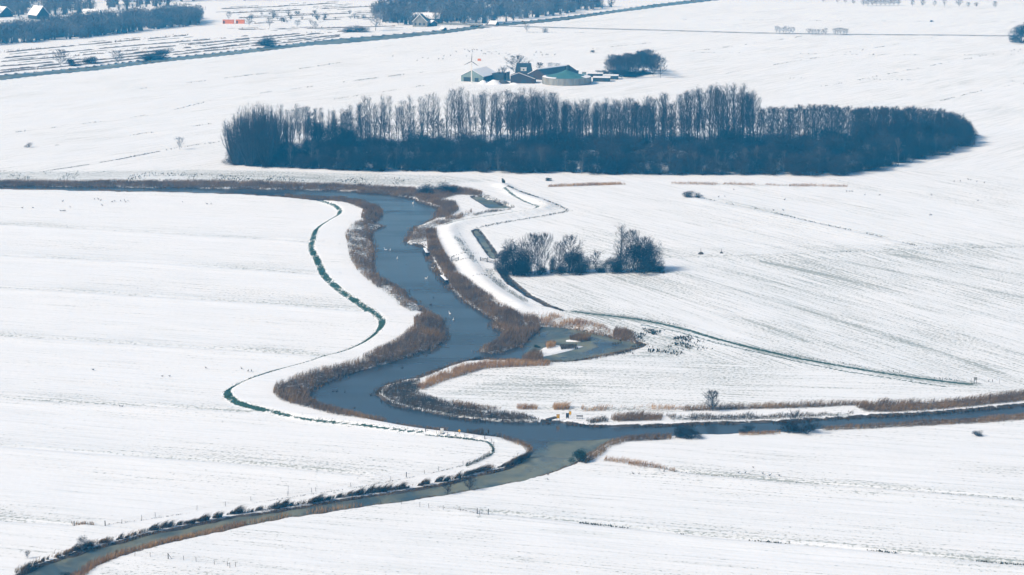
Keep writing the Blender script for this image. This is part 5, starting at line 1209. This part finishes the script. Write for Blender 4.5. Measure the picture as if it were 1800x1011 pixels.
GOOSE = bird(.38, .42, 'goose', 'goose'); SWAN = bird(.12, .55, 'swan', 'swan'); DUCK = bird(.08, .2, 'duck', 'goose')
random.seed(9)
def birds(me_, name, pts, lab, cat, group, k=1.2, water=False):
    for p in pts:
        o = link(name, me_)
        if water: o.location = (*gnd(*p, WZ), WZ)
        else: o.location = P3(*p)
        o.scale = [k * random.uniform(.85, 1.1)] * 3; o.rotation_euler.z = random.uniform(0, 6.28)
        tag(o, lab, cat, group)
birds(GOOSE, 'goose', [(802, 92), (817, 88), (823, 89.5), (825, 92), (831, 92), (820.6, 100), (838.6, 89), (846, 90.6), (850, 96), (853, 96), (858, 92), (861, 92.4), (864.5, 95), (872, 92), (877, 96), (889.5, 95), (893, 97.5), (896, 96.5), (942, 93), (951, 93), (939, 98), (953, 98), (960, 97), (963, 97), (975, 97), (743, 103), (752, 104), (771, 105), (779, 105), (780, 100), (792, 99), (830, 89), (834, 88), (733, 108), (690, 100)],
      'dark goose standing on the snowfield behind the farm', 'goose', 'geese behind the farm', 1.35)
birds(GOOSE, 'goose', [(110, 355), (39, 367), (58, 366.5), (123.6, 365), (107, 372), (111, 372), (166, 351), (173, 351), (177, 353), (197, 356), (202, 355), (212, 354), (219, 353), (221, 356), (225, 354), (321, 356), (364, 360), (371, 360), (180, 362), (114, 372)],
      'dark goose on the white field below the upper river arm', 'goose', 'geese below the upper river arm', 1.0)
birds(GOOSE, 'goose', [(362, 648), (425, 650), (436, 655), (442, 655), (285, 662), (298, 662), (164, 651), (215, 717), (211, 717)], 'dark goose on the white field left of the green dyke', 'goose', 'geese left of the green dyke', .85)
birds(GOOSE, 'goose', [(1722, 100), (1733, 98), (1746, 96), (1778, 91), (1793, 88), (1790, 92), (1783, 89)], 'dark goose on the snowfield at the upper right', 'goose', 'geese at the upper right', 1.2)
birds(GOOSE, 'goose', [(1677, 320), (1688, 319), (1702, 316), (1706, 317), (1717, 320), (1730, 322), (1488, 338), (1493, 338), (1498, 338), (1520, 344), (1546, 344), (1637, 344), (1634, 379), (1637, 379), (1719, 354), (1379, 352), (1377, 371), (1274, 346), (1263, 347), (1360, 371), (1290, 334)], 'dark goose on the snowfield right below the long wood', 'goose', 'geese right below the long wood', .95)
birds(GOOSE, 'goose', [(1324, 823), (1298, 833), (1310, 833), (1341, 834), (1353, 837), (1370, 837), (1113, 835), (1123, 835.5), (1167, 832.5), (963, 844)], 'dark goose on the near white field at the right', 'goose', 'geese on the near right field', .75)
birds(SWAN, 'swan', [(678.5, 440), (686, 440.5), (698.5, 455), (749, 490), (761, 472), (726, 358), (791, 552), (797, 563), (315, 330), (372, 330)], 'white swan floating on the open river', 'swan', 'swans on the river', 1.4, True)
birds(DUCK, 'duck', [(757, 536), (762, 523), (707, 647), (755, 621), (606, 689), (592, 688), (585, 688), (574, 674), (600, 720), (623, 717), (652, 695), (714, 465), (750, 626)], 'small dark duck floating on the open river', 'duck', 'ducks on the river', 1.1, True)

# ------------------------------------------------------------------ winter haze
m = MB().box(-R - 600, R + 600, -3600, R + 600, -2.6, CAM_H + 8)
hz_m = bpy.data.materials.new('winter_haze'); hz_m.use_nodes = True
nt = hz_m.node_tree; nt.nodes.remove(nt.nodes['Principled BSDF'])
pv = nt.nodes.new('ShaderNodeVolumePrincipled')
pv.inputs['Color'].default_value = HAZE_COLOR
pv.inputs['Absorption Color'].default_value = (1, 1, 1, 1)
pv.inputs['Density'].default_value = HAZE_DENSITY
pv.inputs['Anisotropy'].default_value = 0.0
nt.links.new(pv.outputs['Volume'], nt.nodes['Material Output'].inputs['Volume'])
hz_o = link('haze', m.mesh('haze'), None, hz_m)
tag(hz_o, 'thin blue winter haze over the whole landscape', None, None, 'stuff')
